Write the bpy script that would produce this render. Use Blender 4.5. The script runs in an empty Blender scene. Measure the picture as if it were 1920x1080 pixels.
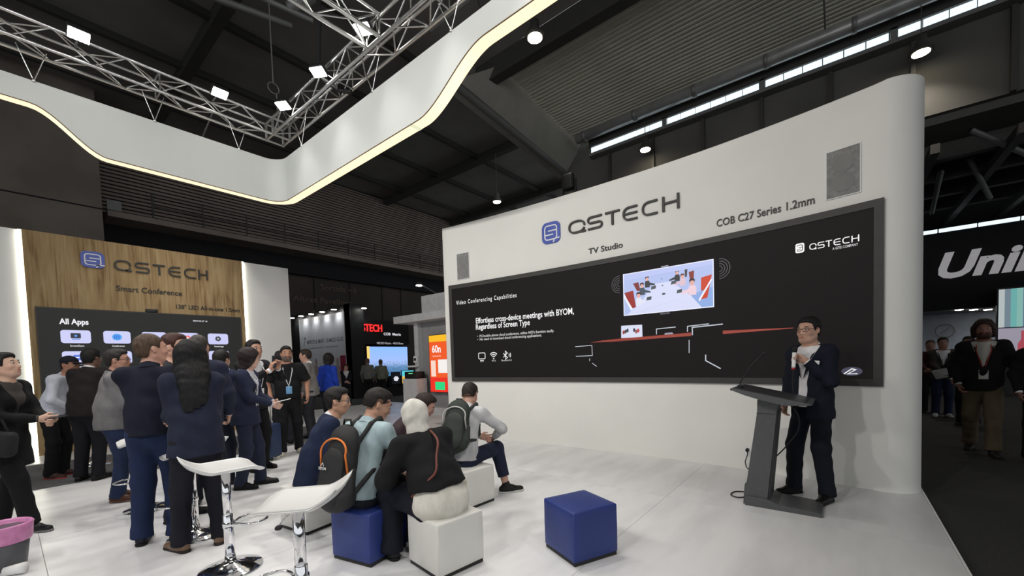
import bpy, bmesh, math, random
import numpy as np
from mathutils import Vector, Matrix

random.seed(7); np.random.seed(7)
scene = bpy.context.scene
COL = scene.collection

# ------------------------------------------------------------------ camera
cam_d = bpy.data.cameras.new('camera'); cam = bpy.data.objects.new('camera', cam_d); COL.objects.link(cam)
cam_d.sensor_fit = 'HORIZONTAL'; cam_d.sensor_width = 36.0
cam_d.lens = 36.0*769.0/1920.0
cam_d.shift_y = (706.0-540.0)/1920.0
cam_d.clip_start = 0.05; cam_d.clip_end = 200
_R = ((0.625385754, 0.0516264734, -0.778606041), (-0.779672246, 0.000827467, -0.626187276), (-0.0316835698, 0.998666122, 0.0407692146))
M = Matrix.Identity(4)
for i in range(3):
    for j in range(3): M[i][j] = _R[i][j]
M.translation = Vector((0, 0, 1.45))
cam.matrix_world = M
scene.camera = cam

# ------------------------------------------------------------------ world, exposure
scene.view_settings.view_transform = 'Standard'
scene.view_settings.look = 'None'
scene.view_settings.exposure = 0.0
scene.view_settings.gamma = 1.0
scene.view_settings.use_curve_mapping = False
world = bpy.data.worlds.new('hall_ambience'); scene.world = world
world.use_nodes = True
bg = world.node_tree.nodes['Background']
bg.inputs[0].default_value = (0.93, 0.97, 1.0, 1); bg.inputs[1].default_value = 0.95
FLOOD_W = 9.0
FRONT_W = 34.0     # flood lamps added unseen behind the camera to brighten the walls      # above: booth flood lamps on the truss
BAY_W = 30.0         # high bay lamps of the hall

# ------------------------------------------------------------------ materials
def mat(name, c, rough=0.6, metal=0.0, c2=None, scale=6.0, bump=0.0, bscale=60.0, spec=0.4, emit=None, estr=0.0, stretch=None, alpha=None, coat=0.0, contrast=None):
    m = bpy.data.materials.new(name); m.use_nodes = True
    nt = m.node_tree; n = nt.nodes; l = nt.links
    b = n['Principled BSDF']
    b.inputs['Roughness'].default_value = rough; b.inputs['Metallic'].default_value = metal
    b.inputs['Specular IOR Level'].default_value = spec
    if coat: b.inputs['Coat Weight'].default_value = coat
    c = tuple(c)+(1,)
    tc = n.new('ShaderNodeTexCoord'); mp = n.new('ShaderNodeMapping')
    l.new(tc.outputs['Object'], mp.inputs[0])
    if stretch: mp.inputs['Scale'].default_value = stretch
    nz = n.new('ShaderNodeTexNoise'); nz.inputs['Scale'].default_value = scale; nz.inputs['Detail'].default_value = 4
    l.new(mp.outputs[0], nz.inputs['Vector'])
    rp = n.new('ShaderNodeValToRGB'); l.new(nz.outputs[0], rp.inputs[0])
    c2 = tuple(c2)+(1,) if c2 else tuple(x*0.88 for x in c[:3])+(1,)
    lo, hi = contrast or (0.35, 0.65)
    rp.color_ramp.elements[0].position = lo; rp.color_ramp.elements[1].position = hi
    rp.color_ramp.elements[0].color = c2; rp.color_ramp.elements[1].color = c
    l.new(rp.outputs[0], b.inputs['Base Color'])
    if bump:
        nb = n.new('ShaderNodeTexNoise'); nb.inputs['Scale'].default_value = bscale; nb.inputs['Detail'].default_value = 3
        l.new(mp.outputs[0], nb.inputs['Vector'])
        bm = n.new('ShaderNodeBump'); bm.inputs['Strength'].default_value = bump; bm.inputs['Distance'].default_value = 0.01
        l.new(nb.outputs[0], bm.inputs['Height']); l.new(bm.outputs[0], b.inputs['Normal'])
    if emit:
        b.inputs['Emission Color'].default_value = tuple(emit)+(1,); b.inputs['Emission Strength'].default_value = estr
    return m

def s2l(r, g, b):
    f = lambda v: ((v/255.0+0.055)/1.055)**2.4 if v > 10 else v/255.0/12.92
    return (f(r), f(g), f(b))
_em = {}
def em(rgb, k=1.0):
    """self-lit screen colour given as screen sRGB"""
    key = (rgb, k)
    if key not in _em:
        c = s2l(*rgb)
        m = mat('screen_light', (0.01, 0.01, 0.01), 0.4, emit=c, estr=k)
        _em[key] = m
    return _em[key]

MT = dict(
    wall=mat('white_wall_paint', (0.80, 0.79, 0.75), 0.75, c2=(0.77, 0.76, 0.725), scale=1.5, bump=0.02, bscale=200),
    white=mat('white_panel', (0.80, 0.80, 0.79), 0.6, c2=(0.77, 0.77, 0.76), scale=2),
    fabric_white=mat('white_banner_fabric', (0.57, 0.59, 0.575), 0.8, c2=(0.545, 0.565, 0.55), scale=1.2, bump=0.02),
    floor=mat('white_stage_floor', (0.80, 0.80, 0.805), 0.28, c2=(0.68, 0.68, 0.69), scale=1.6, stretch=(0.55, 2.2, 1), spec=0.35, contrast=(0.3, 0.56)),
    carpet=mat('grey_carpet', (0.13, 0.13, 0.135), 0.95, c2=(0.09, 0.09, 0.095), scale=60, bump=0.3, bscale=300),
    aisle=mat("dark_aisle_carpet", (0.04, 0.04, 0.038), 0.95, c2=(0.03, 0.03, 0.028), scale=40, bump=0.3, bscale=300),
    bezel=mat('dark_grey_bezel', (0.045, 0.043, 0.040), 0.55),
    letter=mat('dark_letter', (0.035, 0.033, 0.030), 0.5),
    blue=mat('logo_blue', (0.045, 0.085, 0.42), 0.4),
    grille=mat('grey_speaker_grille', (0.27, 0.27, 0.26), 0.7, c2=(0.20, 0.20, 0.195), scale=25, bump=0.2, bscale=250),
    chrome=mat('chrome', (0.85, 0.85, 0.86), 0.08, 1.0, c2=(0.80, 0.80, 0.81)),
    alu=mat('aluminium_truss', (0.78, 0.78, 0.77), 0.28, 1.0, c2=(0.66, 0.66, 0.65), scale=12),
    steel_dark=mat('dark_steel', (0.06, 0.057, 0.054), 0.6),
    steel_grey=mat('grey_steel', (0.22, 0.22, 0.215), 0.45, 0.3),
    black=mat('black_plastic', (0.012, 0.012, 0.013), 0.5),
    black_cloth=mat('black_cloth', (0.014, 0.014, 0.016), 0.9, bump=0.15, bscale=120),
    podium=mat('anthracite_laminate', (0.085, 0.086, 0.09), 0.45, c2=(0.075, 0.076, 0.08), scale=30),
    podium_dark=mat('dark_laminate_edge', (0.035, 0.036, 0.04), 0.45),
    leather_white=mat('white_leatherette', (0.72, 0.71, 0.67), 0.42, c2=(0.68, 0.67, 0.63), scale=4, bump=0.12, bscale=150),
    leather_blue=mat('blue_leatherette', (0.021, 0.042, 0.20), 0.42, c2=(0.017, 0.034, 0.17), scale=4, bump=0.12, bscale=150),
    seat_white=mat('white_stool_plastic', (0.80, 0.80, 0.79), 0.25, c2=(0.78, 0.78, 0.77)),
    ceil_dark=mat('dark_ceiling', (0.27, 0.26, 0.245), 0.9, c2=(0.21, 0.20, 0.19), scale=0.4),
    corr=mat('corrugated_roof_sheet', (0.74, 0.72, 0.63), 0.55, c2=(0.62, 0.60, 0.53), scale=0.5),
    concrete=mat('concrete_beam', (0.40, 0.385, 0.34), 0.85, c2=(0.31, 0.30, 0.265), scale=0.8, bump=0.1, bscale=15),
    brown=mat('brown_concrete_pier', (0.21, 0.175, 0.15), 0.9, c2=(0.16, 0.135, 0.115), scale=0.7, bump=0.1, bscale=10),
    slat=mat('brown_grey_louvre', (0.26, 0.21, 0.18), 0.8, c2=(0.20, 0.165, 0.14), scale=0.6),
    hallwall=mat('dark_brown_hall_wall', (0.06, 0.047, 0.043), 0.9, c2=(0.045, 0.036, 0.033), scale=0.5),
    panel_dark=mat('dark_wall_panel', (0.13, 0.125, 0.118), 0.9, c2=(0.10, 0.097, 0.09), scale=0.6),
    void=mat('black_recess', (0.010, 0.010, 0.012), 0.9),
    duct=mat('galvanised_duct', (0.46, 0.46, 0.46), 0.35, 0.4, c2=(0.36, 0.36, 0.36), scale=3),
    sign_dim=mat('dull_beige_lettering', (0.13, 0.095, 0.078), 0.8),
    red_letter=mat('red_lit_letter', (0.3, 0.01, 0.01), 0.5, emit=(1, 0.03, 0.03), estr=1.3),
    lamp=mat('lamp_lens', (1, 1, 1), 0.3, emit=(1.0, 0.97, 0.90), estr=26.0),
    lamp_warm=mat('warm_lamp_lens', (1, 1, 1), 0.3, emit=(1.0, 0.86, 0.62), estr=26.0),
    strip=mat('led_strip', (1, 1, 0.9), 0.3, emit=(1.0, 0.97, 0.80), estr=5.0),
    lip=mat('glowing_banner_edge', (0.9, 0.8, 0.6), 0.5, emit=(1.0, 0.83, 0.56), estr=1.0),
    sky=mat('daylit_skylight_glass', (0.8, 0.9, 0.95), 0.2, emit=(0.82, 0.95, 1.0), estr=1.05),
    paper=mat('white_paper', (0.8, 0.8, 0.8), 0.7),
    phone=mat('phone_body', (0.03, 0.03, 0.035), 0.2),
    pink=mat('pink_bin_bag', (0.62, 0.24, 0.46), 0.35, c2=(0.5, 0.17, 0.36), scale=20, bump=0.4, bscale=30),
    bin=mat('grey_bin_plastic', (0.09, 0.09, 0.1), 0.4),
)
def wood_mat():
    m = bpy.data.materials.new('light_oak_veneer'); m.use_nodes = True
    nt = m.node_tree; n = nt.nodes; l = nt.links; b = n['Principled BSDF']
    b.inputs['Roughness'].default_value = 0.95
    tc = n.new('ShaderNodeTexCoord')
    mp = n.new('ShaderNodeMapping'); mp.inputs['Scale'].default_value = (5.0, 5.0, 0.7); l.new(tc.outputs['Object'], mp.inputs[0])
    a = n.new('ShaderNodeTexNoise'); a.inputs['Scale'].default_value = 1.6; a.inputs['Detail'].default_value = 5; a.inputs['Distortion'].default_value = 0.5
    l.new(mp.outputs[0], a.inputs['Vector'])
    mp2 = n.new('ShaderNodeMapping'); mp2.inputs['Scale'].default_value = (40, 40, 1.2); l.new(tc.outputs['Object'], mp2.inputs[0])
    g = n.new('ShaderNodeTexNoise'); g.inputs['Scale'].default_value = 1.0; g.inputs['Detail'].default_value = 6; l.new(mp2.outputs[0], g.inputs['Vector'])
    mx = n.new('ShaderNodeMath'); mx.operation = 'MULTIPLY_ADD'; mx.inputs[1].default_value = 0.45; l.new(g.outputs[0], mx.inputs[0]); 
    ms = n.new('ShaderNodeMath'); ms.operation = 'MULTIPLY'; ms.inputs[1].default_value = 0.6; l.new(a.outputs[0], ms.inputs[0]); l.new(ms.outputs[0], mx.inputs[2])
    rp = n.new('ShaderNodeValToRGB'); l.new(mx.outputs[0], rp.inputs[0])
    e = rp.color_ramp.elements; e[0].position = 0.38; e[1].position = 0.66
    e[0].color = (0.19, 0.115, 0.052, 1); e[1].color = (0.42, 0.31, 0.165, 1)
    k = e.new(0.5); k.color = (0.33, 0.225, 0.11, 1)
    l.new(rp.outputs[0], b.inputs['Base Color'])
    return m
MT['wood'] = wood_mat()

# ------------------------------------------------------------------ mesh helpers
def mesh_from(verts, faces, smooth=False, name='mesh'):
    me = bpy.data.meshes.new(name); me.from_pydata([tuple(v) for v in verts], [], faces); me.update()
    if smooth: me.polygons.foreach_set('use_smooth', [True]*len(me.polygons))
    return me
def obj(name, me, m=None, parent=None, loc=None, rotz=None):
    o = bpy.data.objects.new(name, me); COL.objects.link(o)
    if m is not None and me is not None and not me.materials: me.materials.append(m)
    if parent is not None: o.parent = parent
    if loc is not None: o.location = loc
    if rotz is not None: o.rotation_euler = (0, 0, rotz)
    return o
def tag(o, label, cat, group=None, kind=None):
    o['label'] = label; o['category'] = cat
    if group: o['group'] = group
    if kind: o['kind'] = kind
    return o
def thing(name, label, cat, loc=(0, 0, 0), rotz=0.0, group=None):
    o = bpy.data.objects.new(name, None); COL.objects.link(o); o.empty_display_size = 0.1
    o.location = loc; o.rotation_euler = (0, 0, rotz)
    return tag(o, label, cat, group)
def struct(o, label=None):
    o['kind'] = 'structure'
    if label: o['label'] = label
    return o
class MB:
    def __init__(s): s.v = []; s.f = []
    def add(s, v, f):
        k = len(s.v); s.v += [tuple(p) for p in v]; s.f += [[i+k for i in q] for q in f]; return s
    def box(s, a, b):
        x0, y0, z0 = a; x1, y1, z1 = b
        return s.add([(x0,y0,z0),(x1,y0,z0),(x1,y1,z0),(x0,y1,z0),(x0,y0,z1),(x1,y0,z1),(x1,y1,z1),(x0,y1,z1)],
                     [(0,3,2,1),(4,5,6,7),(0,1,5,4),(1,2,6,5),(2,3,7,6),(3,0,4,7)])
    def tube(s, pts, r, n=8, cap=True, soft=0):
        pts = [Vector(tuple(p)) for p in pts]
        if soft:
            P = [pts[0]*2-pts[1]]+pts+[pts[-1]*2-pts[-2]]; out = []
            for i in range(1, len(P)-2):
                a, b, c, d = P[i-1:i+3]
                for j in range(soft):
                    t = j/soft; out.append(0.5*((2*b)+(c-a)*t+(2*a-5*b+4*c-d)*t*t+(3*b-a-3*c+d)*t**3))
            pts = out+[pts[-1]]
        k = len(s.v); rs = r if isinstance(r, (list, tuple)) else [r]*len(pts)
        for i, p in enumerate(pts):
            d = (pts[min(i+1, len(pts)-1)]-pts[max(i-1, 0)]).normalized()
            u = d.orthogonal().normalized() if i == 0 else (u - d*u.dot(d)).normalized()
            w = d.cross(u)
            for j in range(n):
                t = 2*math.pi*j/n; s.v.append(tuple(p+(u*math.cos(t)+w*math.sin(t))*rs[i]))
        for i in range(len(pts)-1):
            for j in range(n):
                a = k+i*n+j; b = k+i*n+(j+1) % n
                s.f.append([a, b, b+n, a+n])
        if cap:
            s.f.append([k+j for j in range(n)][::-1]); e = k+(len(pts)-1)*n; s.f.append([e+j for j in range(n)])
        return s
    def lathe(s, prof, n=24, c=(0, 0, 0)):
        k = len(s.v)
        for r, z in prof:
            for j in range(n):
                t = 2*math.pi*j/n; s.v.append((c[0]+r*math.cos(t), c[1]+r*math.sin(t), c[2]+z))
        for i in range(len(prof)-1):
            for j in range(n):
                a = k+i*n+j; b = k+i*n+(j+1) % n; s.f.append([a, b, b+n, a+n])
        s.f.append([k+j for j in range(n)][::-1]); e = k+(len(prof)-1)*n; s.f.append([e+j for j in range(n)])
        return s
    def prism(s, poly, fn0, fn1):
        """poly: 2-D outline (ccw); fn0/fn1 place it as bottom/top cap"""
        n = len(poly); A = [fn0(*p) for p in poly]; B = [fn1(*p) for p in poly]
        s.add(A+B, [list(range(n))[::-1], list(range(n, 2*n))])
        return s.add(A+B, [[i, (i+1) % n, n+(i+1) % n, n+i] for i in range(n)])
    def build(s, name, m, parent=None, smooth=False, loc=None, rotz=None):
        return obj(name, mesh_from(s.v, s.f, smooth, name), m, parent, loc, rotz)
def box(name, a, b, m, parent=None): return MB().box(a, b).build(name, m, parent)
def tube(name, pts, r, m, parent=None, n=8): return MB().tube(pts, r, n).build(name, m, parent, smooth=True)
_rb = {}
def rbox_mesh(sx, sy, sz, r, seg=3, puff=0.0, cuts=0):
    bm = bmesh.new(); bmesh.ops.create_cube(bm, size=1.0)
    for v in bm.verts: v.co = Vector((v.co.x*sx, v.co.y*sy, v.co.z*sz))
    bmesh.ops.bevel(bm, geom=bm.edges[:], offset=r, segments=seg, profile=0.5, affect='EDGES')
    me = bpy.data.meshes.new('rounded_box'); bm.to_mesh(me); bm.free()
    me.polygons.foreach_set('use_smooth', [True]*len(me.polygons)); return me
_cyl = None
def cyl_between(name, p, q, r, m, parent=None):
    """thin bar that shares one unit cylinder per material"""
    global _cyl
    if _cyl is None: _cyl = {}
    if m.name not in _cyl:
        b = MB().tube([(0, 0, 0), (0, 0, 1)], 1.0, 8); me = mesh_from(b.v, b.f, True, 'bar'); me.materials.append(m); _cyl[m.name] = me
    o = bpy.data.objects.new(name, _cyl[m.name]); COL.objects.link(o)
    p = Vector(p); q = Vector(q); d = q-p
    R = d.to_track_quat('Z', 'Y').to_matrix().to_4x4()
    o.parent = parent
    o.matrix_local = Matrix.Translation(p) @ R @ Matrix.Diagonal((r, r, d.length, 1))
    return o
_tc = {}
def text2d(s, size=1.0, bold=0.0, align='LEFT', shear=0.0, spacing=1.0):
    """flat text outline mesh (verts 2-D, faces) in the built-in font; size = cap height"""
    cu = bpy.data.curves.new('t', 'FONT'); cu.body = s; cu.align_x = align; cu.offset = bold; cu.shear = shear; cu.space_character = spacing
    cu.resolution_u = 3
    o = bpy.data.objects.new('t', cu); COL.objects.link(o)
    dg = bpy.context.evaluated_depsgraph_get(); me = bpy.data.meshes.new_from_object(o.evaluated_get(dg))
    k = size/0.69
    v = [(p.co.x*k, p.co.y*k) for p in me.vertices]; f = [list(q.vertices) for q in me.polygons]
    bpy.data.objects.remove(o); bpy.data.curves.remove(cu); bpy.data.meshes.remove(me)
    return v, f
def fit_text(s, width, size, **kw):
    v, f = text2d(s, size, **kw)
    x0 = min(p[0] for p in v); x1 = max(p[0] for p in v); k = width/(x1-x0)
    return [((p[0]-x0)*k, p[1]) for p in v], f
def solid_text(name, vf, fn, depth, m, parent):
    """extrude flat text: fn(x, y, d) -> 3-D; raised text becomes one object per letter"""
    v, f = vf
    if depth > 0.002 and name == 'lettering':
        par = list(range(len(v)))
        def find(i):
            while par[i] != i: par[i] = par[par[i]]; i = par[i]
            return i
        for q in f:
            for i in q[1:]: par[find(i)] = find(q[0])
        comp = {}
        for q in f: comp.setdefault(find(q[0]), []).append(q)
        L = sorted([[min(v[i][0] for q in fs for i in q), max(v[i][0] for q in fs for i in q), fs] for fs in comp.values()], key=lambda t: t[0]); out = []
        for t in L:
            if out and t[0] < out[-1][1]-0.35*(t[1]-t[0]): out[-1][1] = max(out[-1][1], t[1]); out[-1][2] = out[-1][2]+t[2]
            else: out.append(t)
        for t in out:
            ids = sorted({i for q in t[2] for i in q}); mp = {i: k for k, i in enumerate(ids)}
            o = solid_text('letter', ([v[i] for i in ids], [[mp[i] for i in q] for q in t[2]]), fn, depth, m, parent)
        return o
    n = len(v)
    V = [fn(x, y, depth) for x, y in v]; F = [q for q in f]
    if depth > 0.002:
        V += [fn(x, y, 0.0) for x, y in v]
        cnt = {}
        for q in f:
            for i in range(len(q)):
                a, b = q[i], q[(i+1) % len(q)]; cnt[(a, b)] = 1
        for (a, b) in cnt:
            if (b, a) not in cnt: F.append([a, a+n, b+n, b])
    o = obj(name, mesh_from(V, F), m, parent)
    if name == 'lettering': o['kind'] = 'stuff'
    return o
def stroke2d(pts, w, closed=False):
    """flat ribbon along a 2-D polyline, mitred"""
    P = [Vector((p[0], p[1])) for p in pts]; n = len(P); V = []; F = []
    for i in range(n):
        if closed: a, b = P[i-1], P[(i+1) % n]
        else: a, b = P[max(i-1, 0)], P[min(i+1, n-1)]
        d1 = (P[i]-a); d2 = (b-P[i])
        d1 = d1.normalized() if d1.length > 1e-9 else d2.normalized(); d2 = d2.normalized() if d2.length > 1e-9 else d1
        t = (d1+d2); t = t.normalized() if t.length > 1e-6 else d1
        nn = Vector((-t.y, t.x)); c = max(0.5, nn.dot(Vector((-d1.y, d1.x))))
        o = nn*(w*0.5/c); V += [(P[i].x+o.x, P[i].y+o.y), (P[i].x-o.x, P[i].y-o.y)]
    m = n if closed else n-1
    for i in range(m):
        j = (i+1) % n; F.append([2*i+1, 2*j+1, 2*j, 2*i])
    return V, F
def arc(cx, cy, rx, ry, a0, a1, n=12, e=2.0):
    out = []
    for i in range(n+1):
        t = math.radians(a0+(a1-a0)*i/n); c, s = math.cos(t), math.sin(t)
        out.append((cx+rx*math.copysign(abs(c)**(2/e), c), cy+ry*math.copysign(abs(s)**(2/e), s)))
    return out
def rrect(x0, y0, x1, y1, r, n=5):
    return arc(x1-r, y1-r, r, r, 0, 90, n)+arc(x0+r, y1-r, r, r, 90, 180, n)+arc(x0+r, y0+r, r, r, 180, 270, n)+arc(x1-r, y0+r, r, r, 270, 360, n)

# letters of the wordmark, drawn in a 1 x 1 box each
def wm_letter(ch):
    t = 0.13
    if ch == 'Q': return [(arc(0.5, 0.5, 0.43, 0.43, 0, 345, 26, 2.5), t, True), ([(0.62, 0.10), (0.80, 0.04), (1.0, 0.07)], t*0.9, False)]
    if ch == 'S': return [([(0.95, 0.93)]+arc(0.26, 0.715, 0.2, 0.215, 90, 270, 8, 2.4)+arc(0.74, 0.285, 0.2, 0.215, 90, -90, 8, 2.4)+[(0.04, 0.07)], t, False)]
    if ch == 'T': return [([(0.0, 0.93), (1.0, 0.93)], t, False), ([(0.5, 0.866), (0.5, 0.0)], t*1.15, False)]
    if ch == 'E': return [([(0.97, 0.93)]+arc(0.5, 0.5, 0.42, 0.43, 90, 270, 14, 2.4)+[(0.97, 0.07)], t, False), ([(0.15, 0.5), (0.97, 0.5)], t*0.9, False)]
    if ch == 'C': return [([(0.97, 0.93)]+arc(0.5, 0.5, 0.42, 0.43, 90, 270, 14, 2.4)+[(0.97, 0.07)], t, False)]
    if ch == 'H': return [([(0.09, 0), (0.09, 1)], t*1.15, False), ([(0.91, 0), (0.91, 1)], t*1.15, False), ([(0.155, 0.52), (0.845, 0.52)], t, False)]
def wordmark(parent, slots, z0, z1, fn, depth, m, name='letter'):
    """slots: list of (char, x0, x1); strokes are drawn in metres so the weight stays even"""
    for ch, x0, x1 in slots:
        V = []; F = []; h = z1-z0
        for pts, w, closed in wm_letter(ch):
            P = [(x0+p[0]*(x1-x0), z0+p[1]*h) for p in pts]
            v, f = stroke2d(P, w*h, False if not closed else False)
            k = len(V); V += v; F += [[i+k for i in q] for q in f]
        solid_text(name, (V, F), fn, depth, m, parent)
def logo_mark(parent, x0, x1, z0, z1, fn, plate_m, line_m, depth):
    """rounded square plate with an S drawn in thin lines"""
    w = x1-x0; h = z1-z0; U = lambda p: (x0+p[0]*w, z0+p[1]*h)
    plate = [U(p) for p in rrect(0, 0, 1, 1, 0.26)]
    n = len(plate)
    solid_text('logo_plate', (plate, [list(range(n))]), fn, depth, plate_m, parent)
    lines = [(rrect(0.17, 0.17, 0.83, 0.83, 0.14), True), ([(0.83, 0.585), (0.36, 0.585)], False), ([(0.17, 0.40), (0.64, 0.40)], False), ([(0.62, 0.17), (0.99, 0.20)], False), ([(0.70, 0.14), (0.63, 0.02)], False)]
    for pts, cl in lines:
        v, f = stroke2d([U(p) for p in pts], 0.055*h, cl)
        solid_text('logo_line', (v, f), lambda x, y, d: fn(x, y, d+depth), 0.004, line_m, parent)
# ================================================================== SETTING
def hall():
    f = box('floor_aisle', (-30, -40, -0.4), (45, 27, -0.1), MT['aisle']); struct(f, 'dark carpeted hall floor around the white stage')
    # stage floor of separate panels
    st = bpy.data.objects.new('floor', None); COL.objects.link(st); struct(st, 'white marble-look stage floor of square panels')
    g = 0.0015
    me_cache = {}
    ys = [-0.63+2.03*i for i in range(8)]; xs = [-8.0, -3.923, 0.137, 4.197, 6.3, 9.2]
    for i in range(len(xs)-1):
        for j in range(len(ys)-1):
            if xs[i] > 6 and ys[j] < 6.5: continue
            x0, x1, y0, y1 = xs[i]+g, xs[i+1]-g, ys[j]+g, ys[j+1]-g
            key = (round(x1-x0, 3), round(y1-y0, 3))
            if key not in me_cache:
                b = MB().box((0, 0, -0.1), (x1-x0, y1-y0, 0)); me_cache[key] = mesh_from(b.v, b.f, name='floor_panel'); me_cache[key].materials.append(MT['floor'])
            obj('floor_panel', me_cache[key], None, st, loc=(x0, y0, 0))
    box('edge_trim', (-8, -0.645, -0.1), (6.3, -0.631, 0.001), MT['white'], st)
    c = box('floor_carpet', (-8, 7.92, 0.0), (4.9, 10.05, 0.008), MT['carpet']); struct(c, 'grey carpet strip in front of the wooden wall')
    # far hall wall with louvres
    w = box('wall_back', (3.06, 27.0, -0.1), (45, 27.4, 13.5), MT['hallwall']); struct(w, 'dark brown hall wall with louvres above a balcony')
    nb = MB().box((0, -0.05, -0.055), (42, 0.05, 0.055)); nm = mesh_from(nb.v, nb.f, name='slat'); nm.materials.append(MT['slat'])
    for k in range(28):
        obj('slat', nm, None, w, loc=(3.06, 26.0, 8.75+0.168*k))
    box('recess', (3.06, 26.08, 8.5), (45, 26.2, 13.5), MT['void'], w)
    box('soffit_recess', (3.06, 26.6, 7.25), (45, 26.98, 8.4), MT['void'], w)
    for x in (13.1, 15.6, 18.2, 19.9, 22.5, 25, 28): box('panel_joint', (x, 26.97, -0.1), (x+0.06, 26.995, 7.25), MT['void'], w)
    t = box('trim_1', (3.3, 25.2, 8.36), (45, 27.0, 8.62), MT['slat']); struct(t, 'concrete balcony edge along the far hall wall')
    r = thing('balcony_railing', 'dark metal railing on the balcony of the far hall wall', 'railing', (3.3, 25.3, 8.62))
    for k in range(21): cyl_between('post', (1.56+1.97*k, 0, 0), (1.56+1.97*k, 0, 1.15), 0.035, MT['steel_dark'], r)
    for z in (1.15, 0.6): cyl_between('rail', (1.56, 0, z), (41, 0, z), 0.03, MT['steel_dark'], r)
    p = box('wall_pier', (-30, 24.6, -0.1), (3.06, 27.4, 16), MT['brown']); struct(p, 'brown concrete pier at the left end of the hall wall')
    for z in (4.2, 8.4, 12.0): box('joint', (-30, 24.58, z), (3.05, 24.605, z+0.05), MT['void'], p)
    jb = box('junction_box', (3.28, 25.1, 8.62), (3.75, 25.25, 9.05), MT['steel_grey']); tag(jb, 'small grey box at the left end of the balcony edge', 'junction box')
    sg = thing('direction_sign', 'dim beige exit wayfinding lettering with an arrow on the brown hall wall', 'sign', (0, 26.99, 0))
    for s, x0, wd_, z, h in (('Sortida', 13.55, 1.75, 6.52, 0.36), ('Altres Pavellons', 11.75, 4.0, 5.62, 0.36)):
        solid_text('lettering', fit_text(s, wd_, h, bold=0.01), lambda x, y, d: (x0+x, -d, z+y), 0.03, MT['sign_dim'], sg)
    v, q = stroke2d([(15.5, 6.68), (16.15, 6.68)], 0.07); solid_text('arrow', (v, q), lambda x, y, d: (x, -d, y), 0.03, MT['sign_dim'], sg)
    v, q = stroke2d([(15.9, 6.9), (16.15, 6.68), (15.9, 6.46)], 0.07); solid_text('arrow', (v, q), lambda x, y, d: (x, -d, y), 0.03, MT['sign_dim'], sg)

    # ceilings
    c = bpy.data.objects.new('ceiling', None); COL.objects.link(c); struct(c, 'dark hall roof with beams and a corrugated sheet')
    box('far_ceiling', (-30, 9.5, 13.45), (45, 27, 13.7), MT['ceil_dark'], c)
    box('near_ceiling', (-30, -30, 12.0), (10.4, 9.5, 12.3), MT['ceil_dark'], c)
    for k in range(7):
        x = -8+6.5*k
        box('roof_beam', (x, 9.6, 13.0), (x+0.35, 26, 13.44), MT['steel_dark'], c)
    for y in (13, 16.5, 20, 23.5): box('purlin', (-30, y, 13.2), (45, y+0.2, 13.44), MT['steel_dark'], c)
    for y in (-2, 2.6, 7.2): box('purlin', (-30, y, 11.7), (10.3, y+0.22, 11.99), MT['steel_dark'], c)
    for x in (-3.5, 1.5, 6.5): box('roof_beam', (x, -20, 11.55), (x+0.25, 9.4, 11.99), MT['steel_dark'], c)
    # corrugated roof sheet (ribs run along Y)
    V = []; F = []; n = 0; x = 10.4; rows = []
    nr = 32; dx = (15.2-10.4)/nr
    for k in range(nr):
        xa = 10.4+dx*k
        for t, dz in ((0, 0), (0.42, 0), (0.52, -0.08), (0.90, -0.08)):
            xx = xa+dx*t; z = 10.62-0.5*(xx-10.4)/4.8+dz; rows.append((xx, z))
    for xx, z in rows: V += [(xx, 8.3, z), (xx, -30, z)]
    for i in range(len(rows)-1): F.append([2*i, 2*i+1, 2*i+3, 2*i+2])
    obj('corrugated_sheet', mesh_from(V, F), MT['corr'], c)
    box('girder', (10.05, -30, 10.25), (10.4, 9.2, 10.85), MT['steel_dark'], c)
    box('girder_panel', (8.2, -30, 10.9), (10.1, 9.2, 11.0), MT['ceil_dark'], c)
    # transverse concrete beam
    b = MB(); b.add([(10.2, 8.32, 10.62), (15.6, 8.32, 10.1), (15.6, 9.0, 9.25), (9.0, 9.0, 9.9), (10.2, 9.6, 10.62), (15.6, 9.6, 10.1), (15.6, 9.6, 9.25), (9.0, 9.6, 9.9)],
          [(0, 1, 2, 3), (4, 7, 6, 5), (0, 4, 5, 1), (3, 2, 6, 7), (0, 3, 7, 4), (1, 5, 6, 2)])
    b.build('concrete_beam', MT['concrete'], c)
    cyl_between('beam_pipe', (9.0, 9.05, 9.75), (16.0, 9.05, 9.1), 0.12, MT['steel_grey'], c)
    # skylight 1
    w1 = bpy.data.objects.new('window_1', None); COL.objects.link(w1); struct(w1, 'long bright skylight strip under the silver duct')
    pb = MB().box((-0.02, 0.012, -0.03), (0.02, 0.455, 0.23)); pm = mesh_from(pb.v, pb.f, name='pane'); pm.materials.append(MT['sky'])
    y = 7.75; k = 0
    while y > -9:
        y -= 0.467; k += 1
        obj('pane', pm, None, w1, loc=(15.1, y, 9.5))
        if k % 6 == 0:
            box('mullion', (15.0, y-0.16, 9.42), (15.2, y-0.02, 9.78), MT['steel_grey'], w1); y -= 0.16
    box('sill', (14.95, -30, 9.36), (15.3, 7.8, 9.467), MT['steel_grey'], w1)
    box('head', (15.0, -30, 9.735), (15.3, 7.8, 10.1), MT['steel_dark'], w1)
    d = thing('air_duct', 'round silver ventilation duct above the long skylight strip', 'duct', (14.6, 8.1, 10.02))
    tube('pipe', [(0, 0, 0), (0, -18, 0)], 0.20, MT['duct'], d, 20)
    for k in range(9): tube('clamp', [(0, -0.3-2*k, 0), (0, -0.42-2*k, 0)], 0.215, MT['steel_grey'], d, 20)
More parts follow.
